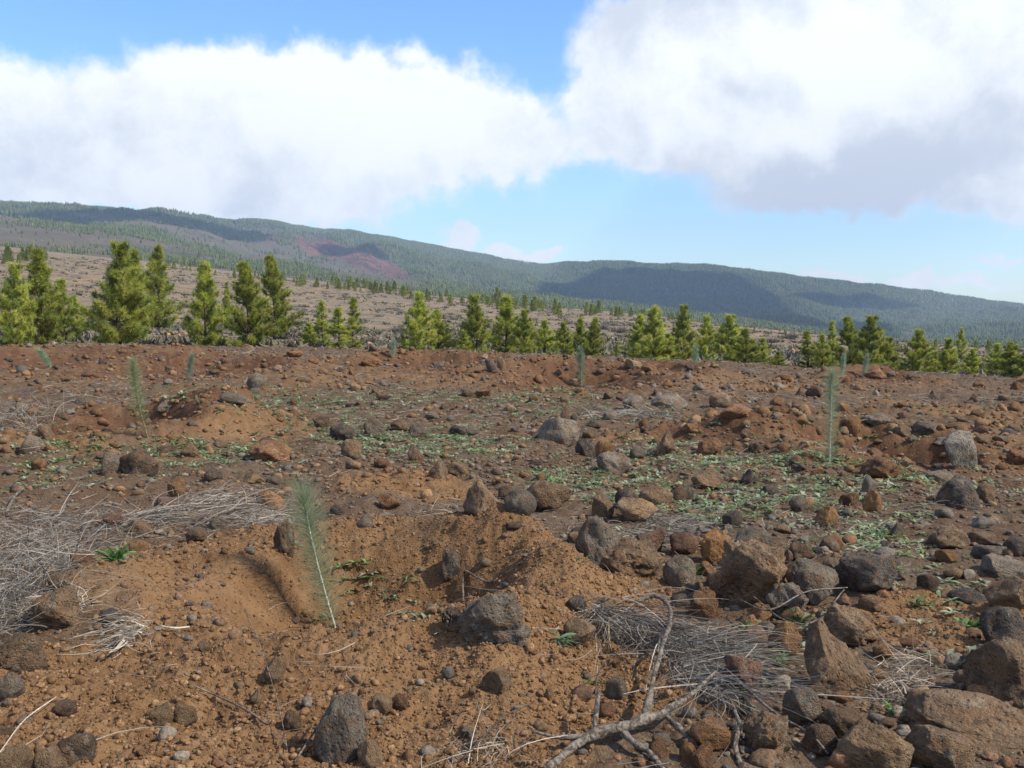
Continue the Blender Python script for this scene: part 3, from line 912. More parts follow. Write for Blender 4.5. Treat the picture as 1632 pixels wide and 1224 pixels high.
labels = []
for h, P in rows:
    dist = math.hypot(P[0], P[1]); m = h[2] * dist / F
    if len(h) > 5: labels.append([h[5]]); continue
    lms = sorted(LANDMARK, key=lambda l: math.hypot(h[0] - l[1], 2.2 * (h[1] - l[2])) if (l[1], l[2]) != (h[0], h[1]) else 1e9)
    opts = []
    for l in lms[:3]:
        opts.append(f"{COLW[h[4][0]]} {SHAPE_WORD[SHW[h[4][1]]]} {size_noun(m)} {relation(h[0], h[1], l)} {l[0]}")
    labels.append(opts)
chosen = [None] * len(rows); used = {}
for i, op in enumerate(labels):
    for o_ in op:
        if o_ not in used: chosen[i] = o_; used[o_] = [i]; break
    else:
        used[op[0]].append(i)
ORD = ['nearest', 'second nearest', 'third nearest', 'fourth nearest', 'fifth nearest', 'sixth nearest']
for lab, idx in used.items():
    if len(idx) > 1:
        for k, i in enumerate(sorted(idx, key=lambda j: -rows[j][0][1])):
            chosen[i] = lab.replace(' just ', ' ').replace(' well ', ' ') + ', ' + ORD[min(k, 5)] + ' of its kind'
FILL_MESH = {}
STONES = []
for i, (h, P) in enumerate(rows):
    dist = math.hypot(P[0], P[1])
    wd = h[2] * dist / F; ht = h[3] * dist / F
    shape = SHW[h[4][1]]; col = COLW[h[4][0]]
    if i < len(HAND):
        v, f = rock_verts(1000 + i * 7, 5 if h[2] > 75 else 4 if h[2] > 24 else 3, shape)
        me = mesh_np('stone', v, f, M_STONE[col], True)
    else:
        key = (shape, col, int(g.integers(0, 3)))
        if key not in FILL_MESH:
            v, f = rock_verts(5000 + len(FILL_MESH) * 13, 3, shape)
            FILL_MESH[key] = mesh_np('stone', v, f, M_STONE[col], True)
        me = FILL_MESH[key]
    m = max(wd, ht)
    depth = wd * g.uniform(.75, 1.0)
    u = P[:2] / dist
    x, y = P[0] + u[0] * depth * .40, P[1] + u[1] * depth * .40
    z = float(ground_z(x, y)[0]); zf = float(ground_z(P[0], P[1])[0])
    sink = .30 * ht
    o = obj('boulder' if wd > .34 else 'stone', me, loc=(x, y, min(z, zf + .06 * ht) - sink))
    o.scale = (wd, depth, ht + sink + max(0, zf - z) * .3)
    o.rotation_euler = (g.uniform(-.06, .06), g.uniform(-.06, .06), g.uniform(-.25, .25) + (math.pi if i % 2 else 0) - math.atan2(u[0], u[1]))
    tag(o, chosen[i], 'boulder' if wd > .34 else 'stone', 'stones of the lava field')
    STONES.append((x, y, max(wd, depth) * .5))

# ---- gravel and crumbs: nobody could count these
def scatter_gravel(name, n, smin, smax, rmin, rmax, power, pal, sub, want_fresh, seed, matte, flat=.65, azmax=40, side=None):
    g = np.random.default_rng(seed)
    a = R(azmax) * g.uniform(-1, 1, n * 3); r = (rmin ** power + g.random(n * 3) * (rmax ** power - rmin ** power)) ** (1 / power)
    x = np.sin(a) * r; y = np.cos(a) * r
    fr = fresh(x, y); clump = sstep(-.45, .5, fbm2(x / 1.3, y / 1.3, 3, seed))
    if side is not None: fr = np.where(x > side * y, fr, 1.34)
    keep = g.random(n * 3) < np.clip((fr if want_fresh else (1 - fr * .75)) * (.25 + .75 * clump), 0, 1)
    x, y, r = x[keep][:n], y[keep][:n], r[keep][:n]
    n = len(x)
    s = smin * (1 - g.random(n) * (1 - (smin / smax) ** 1.7)) ** (-1 / 1.7)
    z = ground_z(x, y)
    V = []; Fc = []; T = []
    var = [rock_verts(seed * 31 + k, sub, ('angular', 'rough', 'flat', 'angular')[k % 4]) for k in range(12)]
    vid = g.integers(0, 12, n); off = 0
    tint = np.array(pal)[g.integers(0, len(pal), n)] * g.uniform(.75, 1.25, (n, 1))
    for k in range(12):
        idx = np.where(vid == k)[0]
        if not len(idx): continue
        v, f = var[k]; v = v - [0, 0, .5]
        an = g.uniform(0, 6.283, len(idx)); ti = g.uniform(-.5, .5, len(idx))
        c, s_ = np.cos(an)[:, None], np.sin(an)[:, None]; ct, st = np.cos(ti)[:, None], np.sin(ti)[:, None]
        sc3 = s[idx][:, None] * np.stack([np.ones(len(idx)), g.uniform(.6, 1, len(idx)), g.uniform(flat * .6, flat * 1.3, len(idx))], 1)
        vx = v[None, :, 0] * sc3[:, :1]; vy = v[None, :, 1] * sc3[:, 1:2]; vz = v[None, :, 2] * sc3[:, 2:3]
        vy, vz = vy * ct - vz * st, vy * st + vz * ct
        px = vx * c - vy * s_ + x[idx][:, None]; py = vx * s_ + vy * c + y[idx][:, None]; pz = vz + (z[idx] + sc3[:, 2] * .18)[:, None]
        V.append(np.stack([px, py, pz], -1).reshape(-1, 3))
        Fc.append((np.arange(len(idx))[:, None, None] * len(v) + f[None] + off).reshape(-1, 3))
        T.append(np.repeat(tint[idx], len(v), 0)); off += len(idx) * len(v)
    return tag(obj(name, mesh_np(name, np.vstack(V), np.vstack(Fc), matte, False, {'tint': np.vstack(T)})), kind='stuff')


PAL_STONE = [(.15, .095, .057), (.10, .070, .047), (.165, .088, .046), (.14, .118, .092), (.085, .072, .058), (.18, .112, .062), (.155, .098, .062), (.18, .148, .11), (.125, .102, .08)]
PAL_SOIL = [(.165, .092, .044), (.20, .116, .058), (.135, .072, .034), (.22, .134, .070), (.175, .098, .048)]
scatter_gravel('gravel', 23000, .012, .085, 3.0, 13, 1.4, PAL_STONE, 2, False, 3, M_GRAVEL)
scatter_gravel('gravel', 420, .06, .17, 3.6, 9, 1.3, PAL_STONE, 3, False, 9, M_GRAVEL, .75, 40, .16)
scatter_gravel('gravel', 32000, .028, .13, 9, 48, 1.45, PAL_STONE + PAL_SOIL, 1, False, 4, M_GRAVEL)
scatter_gravel('gravel', 6500, .05, .24, 13, 46, 1.5, PAL_STONE + PAL_SOIL[:3], 2, True, 12, M_GRAVEL, .8)
scatter_gravel('soil_crumbs', 15000, .011, .046, 3.0, 10, 1.2, PAL_SOIL, 2, True, 5, M_GRAVEL, .8)
scatter_gravel('soil_crumbs', 75000, .005, .018, 3.2, 8.5, 1.2, PAL_SOIL, 1, True, 8, M_GRAVEL, .8)
scatter_gravel('soil_crumbs', 14000, .03, .14, 8, 46, 1.4, PAL_SOIL, 1, True, 6, M_GRAVEL, .8)

# ------------------------------------------------------------------ weeds, straw litter
def weeds():
    g = np.random.default_rng(41)
    P = []
    # px, py, half width, half height (photo px), count
    for (px, py, a, b, n) in [(480, 650, 90, 14, 240), (560, 690, 70, 18, 220), (700, 705, 110, 12, 330), (640, 720, 60, 14, 160), (760, 720, 60, 12, 150), (320, 725, 90, 18, 200), (120, 730, 90, 20, 130),
                              (560, 635, 120, 10, 220), (880, 632, 110, 8, 240), (700, 640, 120, 12, 200), (1050, 720, 50, 16, 110), (1000, 780, 90, 30, 170), (900, 770, 60, 14, 120), (1180, 740, 120, 12, 260), (1300, 745, 70, 10, 120),
                              (1440, 768, 60, 10, 90), (1280, 800, 140, 22, 170), (1120, 790, 70, 20, 90), (1390, 850, 60, 28, 110), (1150, 815, 60, 20, 60), (1290, 780, 60, 16, 80), (1540, 780, 80, 12, 50),
                              (1000, 660, 60, 16, 90), (850, 660, 120, 20, 140), (1300, 690, 300, 40, 140), (1500, 660, 130, 20, 80), (300, 620, 200, 22, 110), (60, 690, 60, 30, 60), (600, 940, 60, 40, 14), (640, 980, 120, 30, 12),
                              (1480, 900, 90, 60, 26), (1500, 1000, 60, 60, 16), (1230, 1020, 120, 60, 14), (300, 640, 120, 20, 60), (420, 720, 40, 20, 60), (1050, 860, 120, 30, 30), (90, 760, 90, 20, 60)]:
        P.append(np.stack([px + g.normal(size=n) * a * .6, py + g.normal(size=n) * b * .6], 1))
    P = np.vstack(P); P = P[g.random(len(P)) < .8]
    P = P + g.normal(size=P.shape) * [22, 7]
    W, ok = hit(P[:, 0], P[:, 1])
    W = W[ok]; n = len(W)
    z = ground_z(W[:, 0], W[:, 1])
    # each rosette spreads into a few plants
    VV = []; FF = []; TT = []; off = 0
    leaves = 9
    base = np.repeat(np.stack([W[:, 0], W[:, 1], z + .006], 1), leaves, 0)
    N = len(base)
    base[:, :2] += g.normal(size=(N, 2)) * .022
    an = g.uniform(0, 6.283, N); el = g.uniform(.1, .75, N)
    ln = np.repeat(g.uniform(.035, .085, n), leaves) * g.uniform(.6, 1.2, N)
    d = np.stack([np.cos(an) * np.cos(el), np.sin(an) * np.cos(el), np.sin(el)], 1)
    sd = np.stack([-np.sin(an), np.cos(an), np.zeros(N)], 1)
    wd = ln * g.uniform(.22, .42, N)
    v = np.stack([base, base + d * (ln * .5)[:, None] + sd * (wd * .5)[:, None], base + d * ln[:, None] - np.array([0, 0, 1]) * (ln * .22)[:, None], base + d * (ln * .5)[:, None] - sd * (wd * .5)[:, None]], 1).reshape(-1, 3)
    f = np.arange(4 * N).reshape(-1, 4)
    pal = np.array([(.16, .22, .09), (.20, .26, .14), (.26, .32, .20), (.14, .185, .08), (.29, .32, .21)])
    t = np.repeat(np.repeat(pal[g.integers(0, 5, n)] * g.uniform(.8, 1.2, (n, 1)), leaves, 0), 4, 0)
    tag(obj('weed_cover', mesh_np('weed_cover', v, f, M_WEED, False, {'tint': t})), kind='stuff')


weeds()


def litter():
    """Loose dry stalks lying about on the old ground."""
    g = np.random.default_rng(43)
    n = 62000
    a = R(40) * g.uniform(-1, 1, n); r = (3.2 ** 1.4 + g.random(n) * (34 ** 1.4 - 3.2 ** 1.4)) ** (1 / 1.4)
    x = np.sin(a) * r; y = np.cos(a) * r
    keep = g.random(n) < np.clip(sstep(-.25, .45, fbm2(x / 1.7, y / 1.7, 3, 61)) * (1 - fresh(x, y) * .93) + .05, 0, 1)
    x, y, r = x[keep], y[keep], r[keep]; n = len(x)
    an = g.uniform(0, 6.283, n); d = unit(np.stack([np.cos(an), np.sin(an), g.uniform(-.02, .22, n)], 1))
    p = np.stack([x, y, ground_z(x, y) + g.uniform(.0, .02, n)], 1)
    ln = g.uniform(.06, .3, n); wd = .0022 + .00022 * r
    v, f = strands(p, d, ln, wd, g.normal(size=(n, 3)) * (ln * .18)[:, None] * [1, 1, .3], 3)
    pal = np.array([(.26, .225, .185), (.19, .165, .14), (.34, .30, .25), (.16, .12, .085)])
    t = np.repeat(pal[g.integers(0, 4, n)], 8, 0)
    tag(obj('straw_litter', mesh_np('straw_litter', v, f, M_STRAW, False, {'tint': t})), kind='stuff')


litter()

PAL_GREYGRASS = np.array([(.20, .18, .155), (.27, .245, .21), (.14, .122, .105), (.38, .35, .30), (.23, .185, .135), (.09, .075, .06)])
PAL_STRAW = np.array([(.36, .31, .24), (.28, .24, .19), (.44, .38, .29), (.22, .18, .14)])


def brush(name, spots, n, ln, lift, main, spread, pal, label, cat, wd=.0035, seed=0, zup=.02, bend=.35, group=None):
    """A heap of dry stalks. spots: photo pixels of the footprint; main: heading (rad) of the stalks or None."""
    g = np.random.default_rng(seed)
    S = np.array(spots, float)
    P, ok = hit(S[:, 0], S[:, 1])
    rad = np.array([s[2] if len(s) > 2 else 40 for s in spots]) * np.hypot(P[:, 0], P[:, 1]) / F
    k = g.integers(0, len(spots), n)
    xy = P[k, :2] + g.normal(size=(n, 2)) * rad[k][:, None] * .55
    z = ground_z(xy[:, 0], xy[:, 1]) + np.abs(g.normal(size=n)) * zup
    an = g.uniform(0, 6.283, n) if main is None else main + g.normal(size=n) * spread
    e = np.abs(g.normal(size=n)) * lift
    d = np.stack([np.cos(an) * np.cos(e), np.sin(an) * np.cos(e), np.sin(e)], 1)
    L = ln * g.uniform(.45, 1.25, n)
    b = g.normal(size=(n, 3)) * (L * bend)[:, None]; b[:, 2] = -np.abs(b[:, 2]) * .8
    o0 = P.mean(0)
    v, f = strands(np.stack([xy[:, 0], xy[:, 1], z], 1) - o0, d, L, wd * np.exp(g.normal(size=n) * .45), b, 5)
    v[:, 2] = np.maximum(v[:, 2], (ground_z(v[:, 0] + o0[0], v[:, 1] + o0[1]) + .004) - o0[2])
    t = np.repeat(pal[g.integers(0, len(pal), n)] * g.uniform(.8, 1.2, (n, 1)), 12, 0)
    return tag(obj(name, mesh_np(name, v, f, M_STRAW, False, {'tint': t}), loc=tuple(o0)), label, cat, group)


brush('dry_brush', [(20, 900, 60), (60, 930, 60), (20, 960, 60), (95, 900, 50), (40, 870, 50), (10, 1000, 40)], 1600, .26, .6, None, 1, PAL_GREYGRASS,
      'grey brush heap, the darkest and bushiest dead scrub by the pit', 'dry brush', .0032, 1, .05, .5)
brush('dry_brush', [(130, 830, 50), (190, 850, 50), (240, 840, 50), (180, 870, 50), (100, 860, 50), (60, 830, 40)], 750, .28, .32, None, 1, PAL_GREYGRASS,
      'low grey brush spread out between the brush heap and straw heap', 'dry brush', .0035, 2, .03, .35)
brush('straw_heap', [(310, 820, 40), (350, 812, 40), (395, 832, 35), (330, 845, 36), (410, 850, 26), (250, 835, 30)], 1000, .28, .25, .3, 1.2, np.vstack([PAL_GREYGRASS, PAL_STRAW]),
      'matted straw heap lying along the upper rim of the near pit', 'dry grass', .0035, 3, .05, .3)
brush('straw_tuft', [(215, 1030, 16), (200, 1042, 14), (224, 1024, 14)], 260, .15, .3, 3.7, .8, PAL_STRAW, 'limp pale straw clump with dangling roots on the pit floor', 'dry grass', .0035, 4, .05, .5)
brush('straw_tuft', [(110, 985, 22), (125, 975, 16)], 160, .2, .4, 2.8, .9, PAL_STRAW, 'thin white straw wisps on a brown clod below the grey brush', 'dry grass', .003, 5, .05, .4)
brush('grass_fan', [(950, 1000, 22), (985, 1000, 26), (1020, 1000, 30), (1060, 1010, 30), (1000, 1025, 28), (1040, 1040, 34), (1080, 1060, 34)], 1050, .46, .18, -1.25, .42, PAL_GREYGRASS,
      'fan of long grey dry grass spilling toward the dead branch', 'dry grass', .0034, 6, .05, .18)
brush('grass_fan', [(1090, 1090, 40), (1130, 1110, 40), (1150, 1060, 40), (1110, 1040, 40)], 700, .42, .22, -.6, .8, PAL_GREYGRASS,
      'sparse grey stalks strewn below the largest grey brown boulder', 'dry grass', .0034, 7, .04, .25)
brush('straw_tuft', [(1060, 840, 60), (1090, 850, 50), (1040, 860, 50)], 800, .26, .2, None, 1, PAL_GREYGRASS, 'flattened grey grass behind the honeycombed orange rock', 'dry grass', .003, 8, .02, .2)
brush('straw_tuft', [(1000, 665, 60), (960, 665, 40), (1040, 672, 40)], 700, .3, .25, None, 1, PAL_GREYGRASS, 'grey grass patch around the pair of sunlit grey slabs', 'dry grass', .005, 9, .03, .2)
brush('straw_tuft', [(1440, 1090, 50), (1470, 1060, 40), (1420, 1120, 40)], 260, .2, .25, None, 1, PAL_STRAW, 'loose pale stalks strewn right of the pyramid shaped boulder', 'dry grass', .0028, 10, .02, .2)
brush('straw_tuft', [(38, 684, 60)], 460, .34, .6, None, 1, PAL_GREYGRASS, 'thin upright dead stalks left of the straw stemmed sapling', 'dry grass', .005, 11, .03, .2)
brush('straw_tuft', [(760, 1215, 40), (730, 1200, 30), (800, 1205, 30)], 110, .18, .7, None, 1, PAL_STRAW, 'few thin straws at the bottom edge left of the dead branch', 'dry grass', .0026, 12, .02, .4)


def at(px, py, lift=0.0):
    P, _ = hit([px], [py], fn=ground_z)
    x, y = P[0, 0], P[0, 1]
    return np.array([x, y, float(ground_z(x, y)[0]) + lift])


def stick(name, pix, rad, mat, label, cat, lifts=None, knob=.25, sides=8, branches=(), part='side_branch', seed=0):
    """A branch or twig along photo pixels lying on the ground (lifts in m); branches become parts."""
    lifts = lifts or [.02] * len(pix)
    pts = np.array([at(p[0], p[1], l) for p, l in zip(pix, lifts)])
    o0 = pts.mean(0)
    v, f = tube(pts - o0, rad, sides, 8, knob, seed)
    o = tag(obj(name, poly_mesh(name, v, f, mat), loc=tuple(o0)), label, cat)
    for (bp, br, bl) in branches:
        bpts = np.array([at(p[0], p[1], l) for p, l in zip(bp, bl)])
        v, f = tube(bpts - o0, br, sides, 8, knob, seed + 3)
        obj(part, poly_mesh(part, v, f, mat), o)
    return o


stick('dead_branch', [(870, 1240), (915, 1212), (960, 1190), (1000, 1182), (1040, 1172), (1075, 1158), (1105, 1140), (1140, 1108)],
      [.013, .018, .020, .019, .017, .012, .009, .005], M_DEAD, 'gnarled grey dead branch with forked arms among dry grass', 'branch',
      [.03, .05, .06, .06, .07, .08, .09, .10], .75, 12,
      [([(1028, 1172), (1042, 1120), (1056, 1075), (1068, 1040), (1064, 1010), (1040, 988), (1000, 982)], [.013, .010, .010, .0095, .009, .0085, .006], [.07, .11, .13, .15, .15, .12, .05]),
       ([(960, 1192), (905, 1196), (880, 1194), (848, 1190)], [.014, .010, .008, .005], [.05, .05, .05, .06]),
       ([(985, 1182), (1010, 1200), (1035, 1212), (1060, 1240)], [.016, .014, .012, .010], [.05, .04, .03, .02]),
       ([(948, 1186), (950, 1172), (955, 1158)], [.010, .009, .007], [.05, .09, .13]),
       ([(1060, 1165), (1085, 1180), (1110, 1200)], [.012, .010, .006], [.06, .04, .02])], seed=5)
stick('dead_twig', [(738, 958), (740, 925), (760, 930), (782, 935), (800, 920), (832, 903)], [.007, .008, .006, .006, .005, .003], M_DEAD,
      'bent white twig lying in the shaded planting pit', 'twig', [.0, .05, .04, .03, .03, .02], .2, 7, seed=6)
stick('wood_splinter', [(258, 1007), (280, 1007), (302, 1006)], [.004, .006, .004], M_PALEWOOD, 'small white wood splinter on the bare pit floor', 'twig', [.02, .02, .02], .1, 6)
stick('dead_twig', [(1180, 1222), (1172, 1200), (1178, 1180), (1170, 1165)], [.012, .010, .008, .005], M_DEAD, 'short forked twig stub beside the orange rocks', 'twig', [.0, .03, .06, .08], .3, 7, seed=8)
stick('dead_twig', [(0, 1212), (40, 1165), (90, 1128)], [.002, .0025, .002], M_PALEWOOD, 'straight pale stalk in the bottom corner of bare soil', 'twig', [.03, .04, .04], .1, 6)
stick('dead_twig', [(310, 1105), (345, 1120), (390, 1142), (425, 1165)], [.003, .004, .004, .003], M_DEAD, 'thin grey stalk across the crumbly soil near stones', 'twig', [.03, .03, .03, .03], .1, 6)
stick('dead_twig', [(390, 1035), (412, 1075), (432, 1120), (448, 1165), (462, 1222)], [.0014, .0018, .002, .0022, .0024], M_DEAD, 'long dry flower stalk leaning over the bottom soil', 'twig', [.18, .14, .10, .06, .0], .1, 6,
      [([(448, 1165), (425, 1160), (405, 1150)], [.0016, .0014, .001], [.06, .05, .05]), ([(455, 1200), (430, 1180), (425, 1166)], [.0016, .0014, .001], [.03, .05, .06])])
stick('dead_twig', [(470, 1222), (520, 1180), (560, 1165)], [.004, .004, .003], M_DEAD, 'bare grey twig against the tall pitted rock', 'twig', [.02, .10, .16], .1, 6)
stick('dead_twig', [(500, 1205), (548, 1190), (600, 1224)], [.004, .004, .003], M_DARKTWIG, 'dark curved twig under the tall pitted rock', 'twig', [.02, .10, .02], .1, 6)
stick('dead_twig', [(10, 820), (25, 800), (45, 787)], [.012, .012, .007], M_DEAD, 'thick grey stick poking from the ground behind the brush', 'twig', [.02, .05, .08], .2, 7)
stick('dead_twig', [(1180, 985), (1225, 1010), (1285, 985), (1350, 965)], [.004, .005, .004, .003], M_DEAD, 'long thin stalk laid across the orange and grey rocks', 'twig', [.10, .12, .14, .10], .1, 6)
stick('dead_twig', [(1200, 980), (1250, 1020), (1300, 1022), (1345, 975)], [.003, .004, .004, .003], M_DEAD, 'arched stalk over the grey shard by the ochre rock', 'twig', [.10, .10, .10, .12], .1, 6)
stick('dead_twig', [(1140, 1080), (1180, 1120), (1235, 1165), (1290, 1195), (1320, 1215)], [.006, .006, .006, .005, .003], M_DEAD, 'long straight dead stalk running down past the round grey stone', 'twig', [.06, .08, .07, .06, .03], .1, 6)
stick('dead_twig', [(735, 1222), (800, 1180), (850, 1160)], [.003, .003, .002], M_DARKTWIG, 'dark wiry twig on the soil left of the dead branch', 'twig', [.02, .08, .1], .1, 6)
stick('dead_twig', [(950, 1180), (955, 1130), (1010, 1100)], [.003, .003, .002], M_DARKTWIG, 'dark upright twig standing by the dead branch', 'twig', [.02, .16, .2], .1, 6)
stick('dead_twig', [(1340, 685), (1375, 676), (1420, 678)], [.012, .012, .008], M_DEAD, 'pale stick on the ground behind the tall sapling', 'twig', [.03, .05, .05], .2, 6)
stick('dead_twig', [(0, 662), (30, 660), (60, 666)], [.012, .015, .010], M_DARKTWIG, 'dark fallen stick beside the upright dead stalks', 'twig', [.03, .05, .03], .2, 6)
# stump on the crest
sp = at(787, 592)
v, f = tube(np.array([sp, sp + [-.05, 0, .12], sp + [-.15, .05, .24]]), [.11, .09, .05], 12, 8, .5, 3)
o = tag(obj('tree_stump', poly_mesh('tree_stump', v - sp, f, M_DARKTWIG), loc=tuple(sp)), 'dark leaning stump on the earth crest beside a white stone', 'stump')
# pine cone in the pit
def cone_thing():
    p = at(712, 996)
    V = []; Fc = []; off = 0
    for i in range(46):
        t = i / 46; a = i * 2.4; rr = .032 * math.sin(math.pi * (.12 + .8 * t)) ; zz = .085 * t
        c = np.array([math.cos(a) * rr, math.sin(a) * rr, zz]); out = np.array([math.cos(a), math.sin(a), .5]); sd = np.array([-math.sin(a), math.cos(a), 0])
        q = [c - sd * .010, c + sd * .010, c + out * .016 + sd * .006, c + out * .016 - sd * .006, c * .6 + [0, 0, zz * .4]]
        V += q; Fc += [(off, off + 1, off + 2, off + 3), (off, off + 4, off + 1, off + 1)]; off += 5
    v, f = tube(np.array([[0, 0, 0], [0, 0, .045], [0, 0, .088]]), [.02, .024, .008], 8, 4)
    Fc = np.vstack([np.array(Fc), f + off]); V = np.vstack([np.array(V), v])
    me = poly_mesh('pine_cone', V, Fc, M_DARKTWIG, False)
    o = obj('pine_cone', me, loc=tuple(p + [0, 0, .03])); o.rotation_euler = (1.2, .2, .5)
    tag(o, 'dark pine cone lying beside the half buried porous boulder', 'pine cone')


cone_thing()


# ------------------------------------------------------------------ green plants one can point at
def plant(px, py, n, ln, label, seed, up=.7, col=(.10, .19, .05)):
    g = np.random.default_rng(seed); p = at(px, py)
    an = g.uniform(0, 6.283, n); e = g.uniform(up - .5, up + .5, n)
    d = np.stack([np.cos(an) * np.cos(e), np.sin(an) * np.cos(e), np.sin(e)], 1)
    L = ln * g.uniform(.6, 1.2, n)
    b = np.zeros((n, 3)); b[:, 2] = -L * .25
    v, f = strands(np.zeros((n, 3)) + g.normal(size=(n, 3)) * [.012, .012, .002], d, L, L * .16, b, 4)
    t = np.repeat(np.array(col)[None] * g.uniform(.7, 1.35, (n, 1)), 10, 0)
    tag(obj('weed_plant', mesh_np('weed_plant', v, f, M_WEED, False, {'tint': t}), loc=tuple(p)), label, 'weed', 'single weeds on the soil')


plant(185, 892, 34, .13, 'bright green leafy weed at the edge of the grey brush', 1)
plant(1245, 1062, 22, .09, 'green weed at the foot of the ochre rock', 2)
plant(1198, 1015, 16, .11, 'thin green weed beside the small smooth grey stone', 3, 1.0)
plant(945, 1090, 12, .06, 'small green seedling on bare soil below the grass fan', 4, .3)
plant(615, 942, 16, .07, 'flat grey green weed on the floor of the near pit', 5, .2, (.15, .22, .14))
plant(1425, 1138, 22, .08, 'green weed tuft on the soil right of the pyramid boulder', 6)
plant(1275, 990, 20, .10, 'green weed between the speckled grey rocks', 7, .9)
plant(1550, 998, 22, .10, 'green weed in the shade of the dark boulder at the frame edge', 8, .6)
plant(890, 1022, 26, .10, 'pale green weed beside the tan stone at the grass fan', 9, .5, (.17, .24, .14))
plant(1400, 852, 40, .12, 'mealy grey green weed on the soil behind the flat topped boulder', 10, .4, (.17, .25, .15))
plant(1180, 1108, 18, .09, 'green weed under the reddish rough rock', 11, .7)
plant(1105, 915, 18, .09, 'green weed in front of the reddish rounded rock', 12, .7)

# ------------------------------------------------------------------ pine saplings
def sapling(base, top, half, label, seed, dens=1.0, rmin=2.0, needle_col=(.11, .17, .075), brown=0.0, bow=0.0):
    g = np.random.default_rng(seed)
    b = at(*base)
    dist = math.hypot(b[0], b[1])
    d = pix_dir(top[0], top[1]); d = d / d[1]
    tp = np.array([d[0] * b[1], b[1] + g.uniform(-.06, .06), CZ + d[2] * b[1]])
    hgt = np.linalg.norm(tp - b); nl = half * dist / F
    root = tag(empty('pine_sapling', tuple(b)), label, 'sapling', 'planted pine saplings')
    axis = tp - b; side = np.array([axis[2], 0, -axis[0]]) / max(hgt, .01)
    ctrl = np.array([[0, 0, -.03], axis * .35 + side * bow * hgt, axis * .7 + side * bow * hgt * .8, axis * .93])
    r0 = .0085 * max(hgt, .5)
    pts, rad = catmull(ctrl, [r0, r0 * .85, r0 * .7, r0 * .45], 10)
    v, f = tube(pts, rad, 7, 0)
    obj('stem', poly_mesh('stem', v, f, M_BROWNSTEM if brown > .5 else M_STEM), root)
    n = int(2300 * dens)
    t = g.random(n) ** .85 * .97 + .03
    idx = t * (len(pts) - 1); i0 = np.minimum(idx.astype(int), len(pts) - 2); fr_ = (idx - i0)[:, None]
    p = pts[i0] * (1 - fr_) + pts[i0 + 1] * fr_
    ax = unit(pts[i0 + 1] - pts[i0])
    rad_dir = unit(np.cross(ax, unit(g.normal(size=(n, 3)))))
    tip = sstep(.82, 1.0, t)[:, None]
    open_ = (1.05 - .75 * tip) + g.normal(size=(n, 1)) * .14
    dirs = unit(ax * np.cos(open_) + rad_dir * np.sin(open_))
    low = sstep(0.0, .14, t)
    L = nl * (1.0 + .25 * tip[:, 0]) * g.uniform(.8, 1.2, n) * (.35 + .65 * low)
    droop = np.zeros((n, 3)); droop[:, 2] = -L * .10
    wd = np.full(n, max(.0014, dist * .00019))
    v, f = strands(p, dirs, L, wd, droop, 2)
    c = np.array(needle_col)
    yel = np.array([.24, .18, .08])
    tint = c[None] * g.uniform(.75, 1.3, (n, 1)) * (1 - .0 * t[:, None])
    tint = tint * (1 - brown * sstep(.55, .1, t)[:, None]) + yel * (brown * sstep(.55, .1, t)[:, None])
    obj('foliage', mesh_np('foliage', v, f, M_PINE, False, {'tint': np.repeat(tint, 6, 0)}), root)
    return root


sapling((537, 1001), (481, 782), 44, 'nearest and largest pine sapling, bottlebrush needles on a pale leaning stem', 1, 1.0, needle_col=(.31, .37, .21), bow=-.02)
sapling((237, 698), (212, 574), 14, 'leaning sapling with yellowed lower needles in the dug earth', 2, .75, needle_col=(.27, .33, .15), brown=.9, bow=-.03)
sapling((1322, 738), (1324, 588), 17, 'tall straight blue green sapling beside the dark open pit', 3, .75, needle_col=(.29, .35, .20))
sapling((927, 613), (925, 556), 9, 'slim blue green sapling standing before the middle pines', 4, .6, needle_col=(.26, .34, .22))
sapling((299, 605), (305, 566), 7, 'small sapling on the rust soil behind the straw stemmed one', 5, .45, needle_col=(.25, .33, .21))
sapling((82, 585), (62, 558), 7, 'small leaning sapling on the crest below the leftmost pines', 6, .45, needle_col=(.24, .33, .20))
sapling((1376, 602), (1383, 566), 6, 'bent little sapling on the crest before the broad right pines', 7, .4, needle_col=(.26, .34, .23))
sapling((1341, 603), (1345, 565), 6, 'faint little sapling behind the tall straight one', 8, .4, needle_col=(.26, .34, .23))
sapling((625, 570), (627, 542), 6, 'tiny sapling on the crest beside the earth mound', 9, .35, needle_col=(.26, .34, .23))
sapling((1109, 582), (1110, 552), 6, 'tiny sapling on the crest under the slim forked pine', 10, .35, needle_col=(.26, .34, .23))

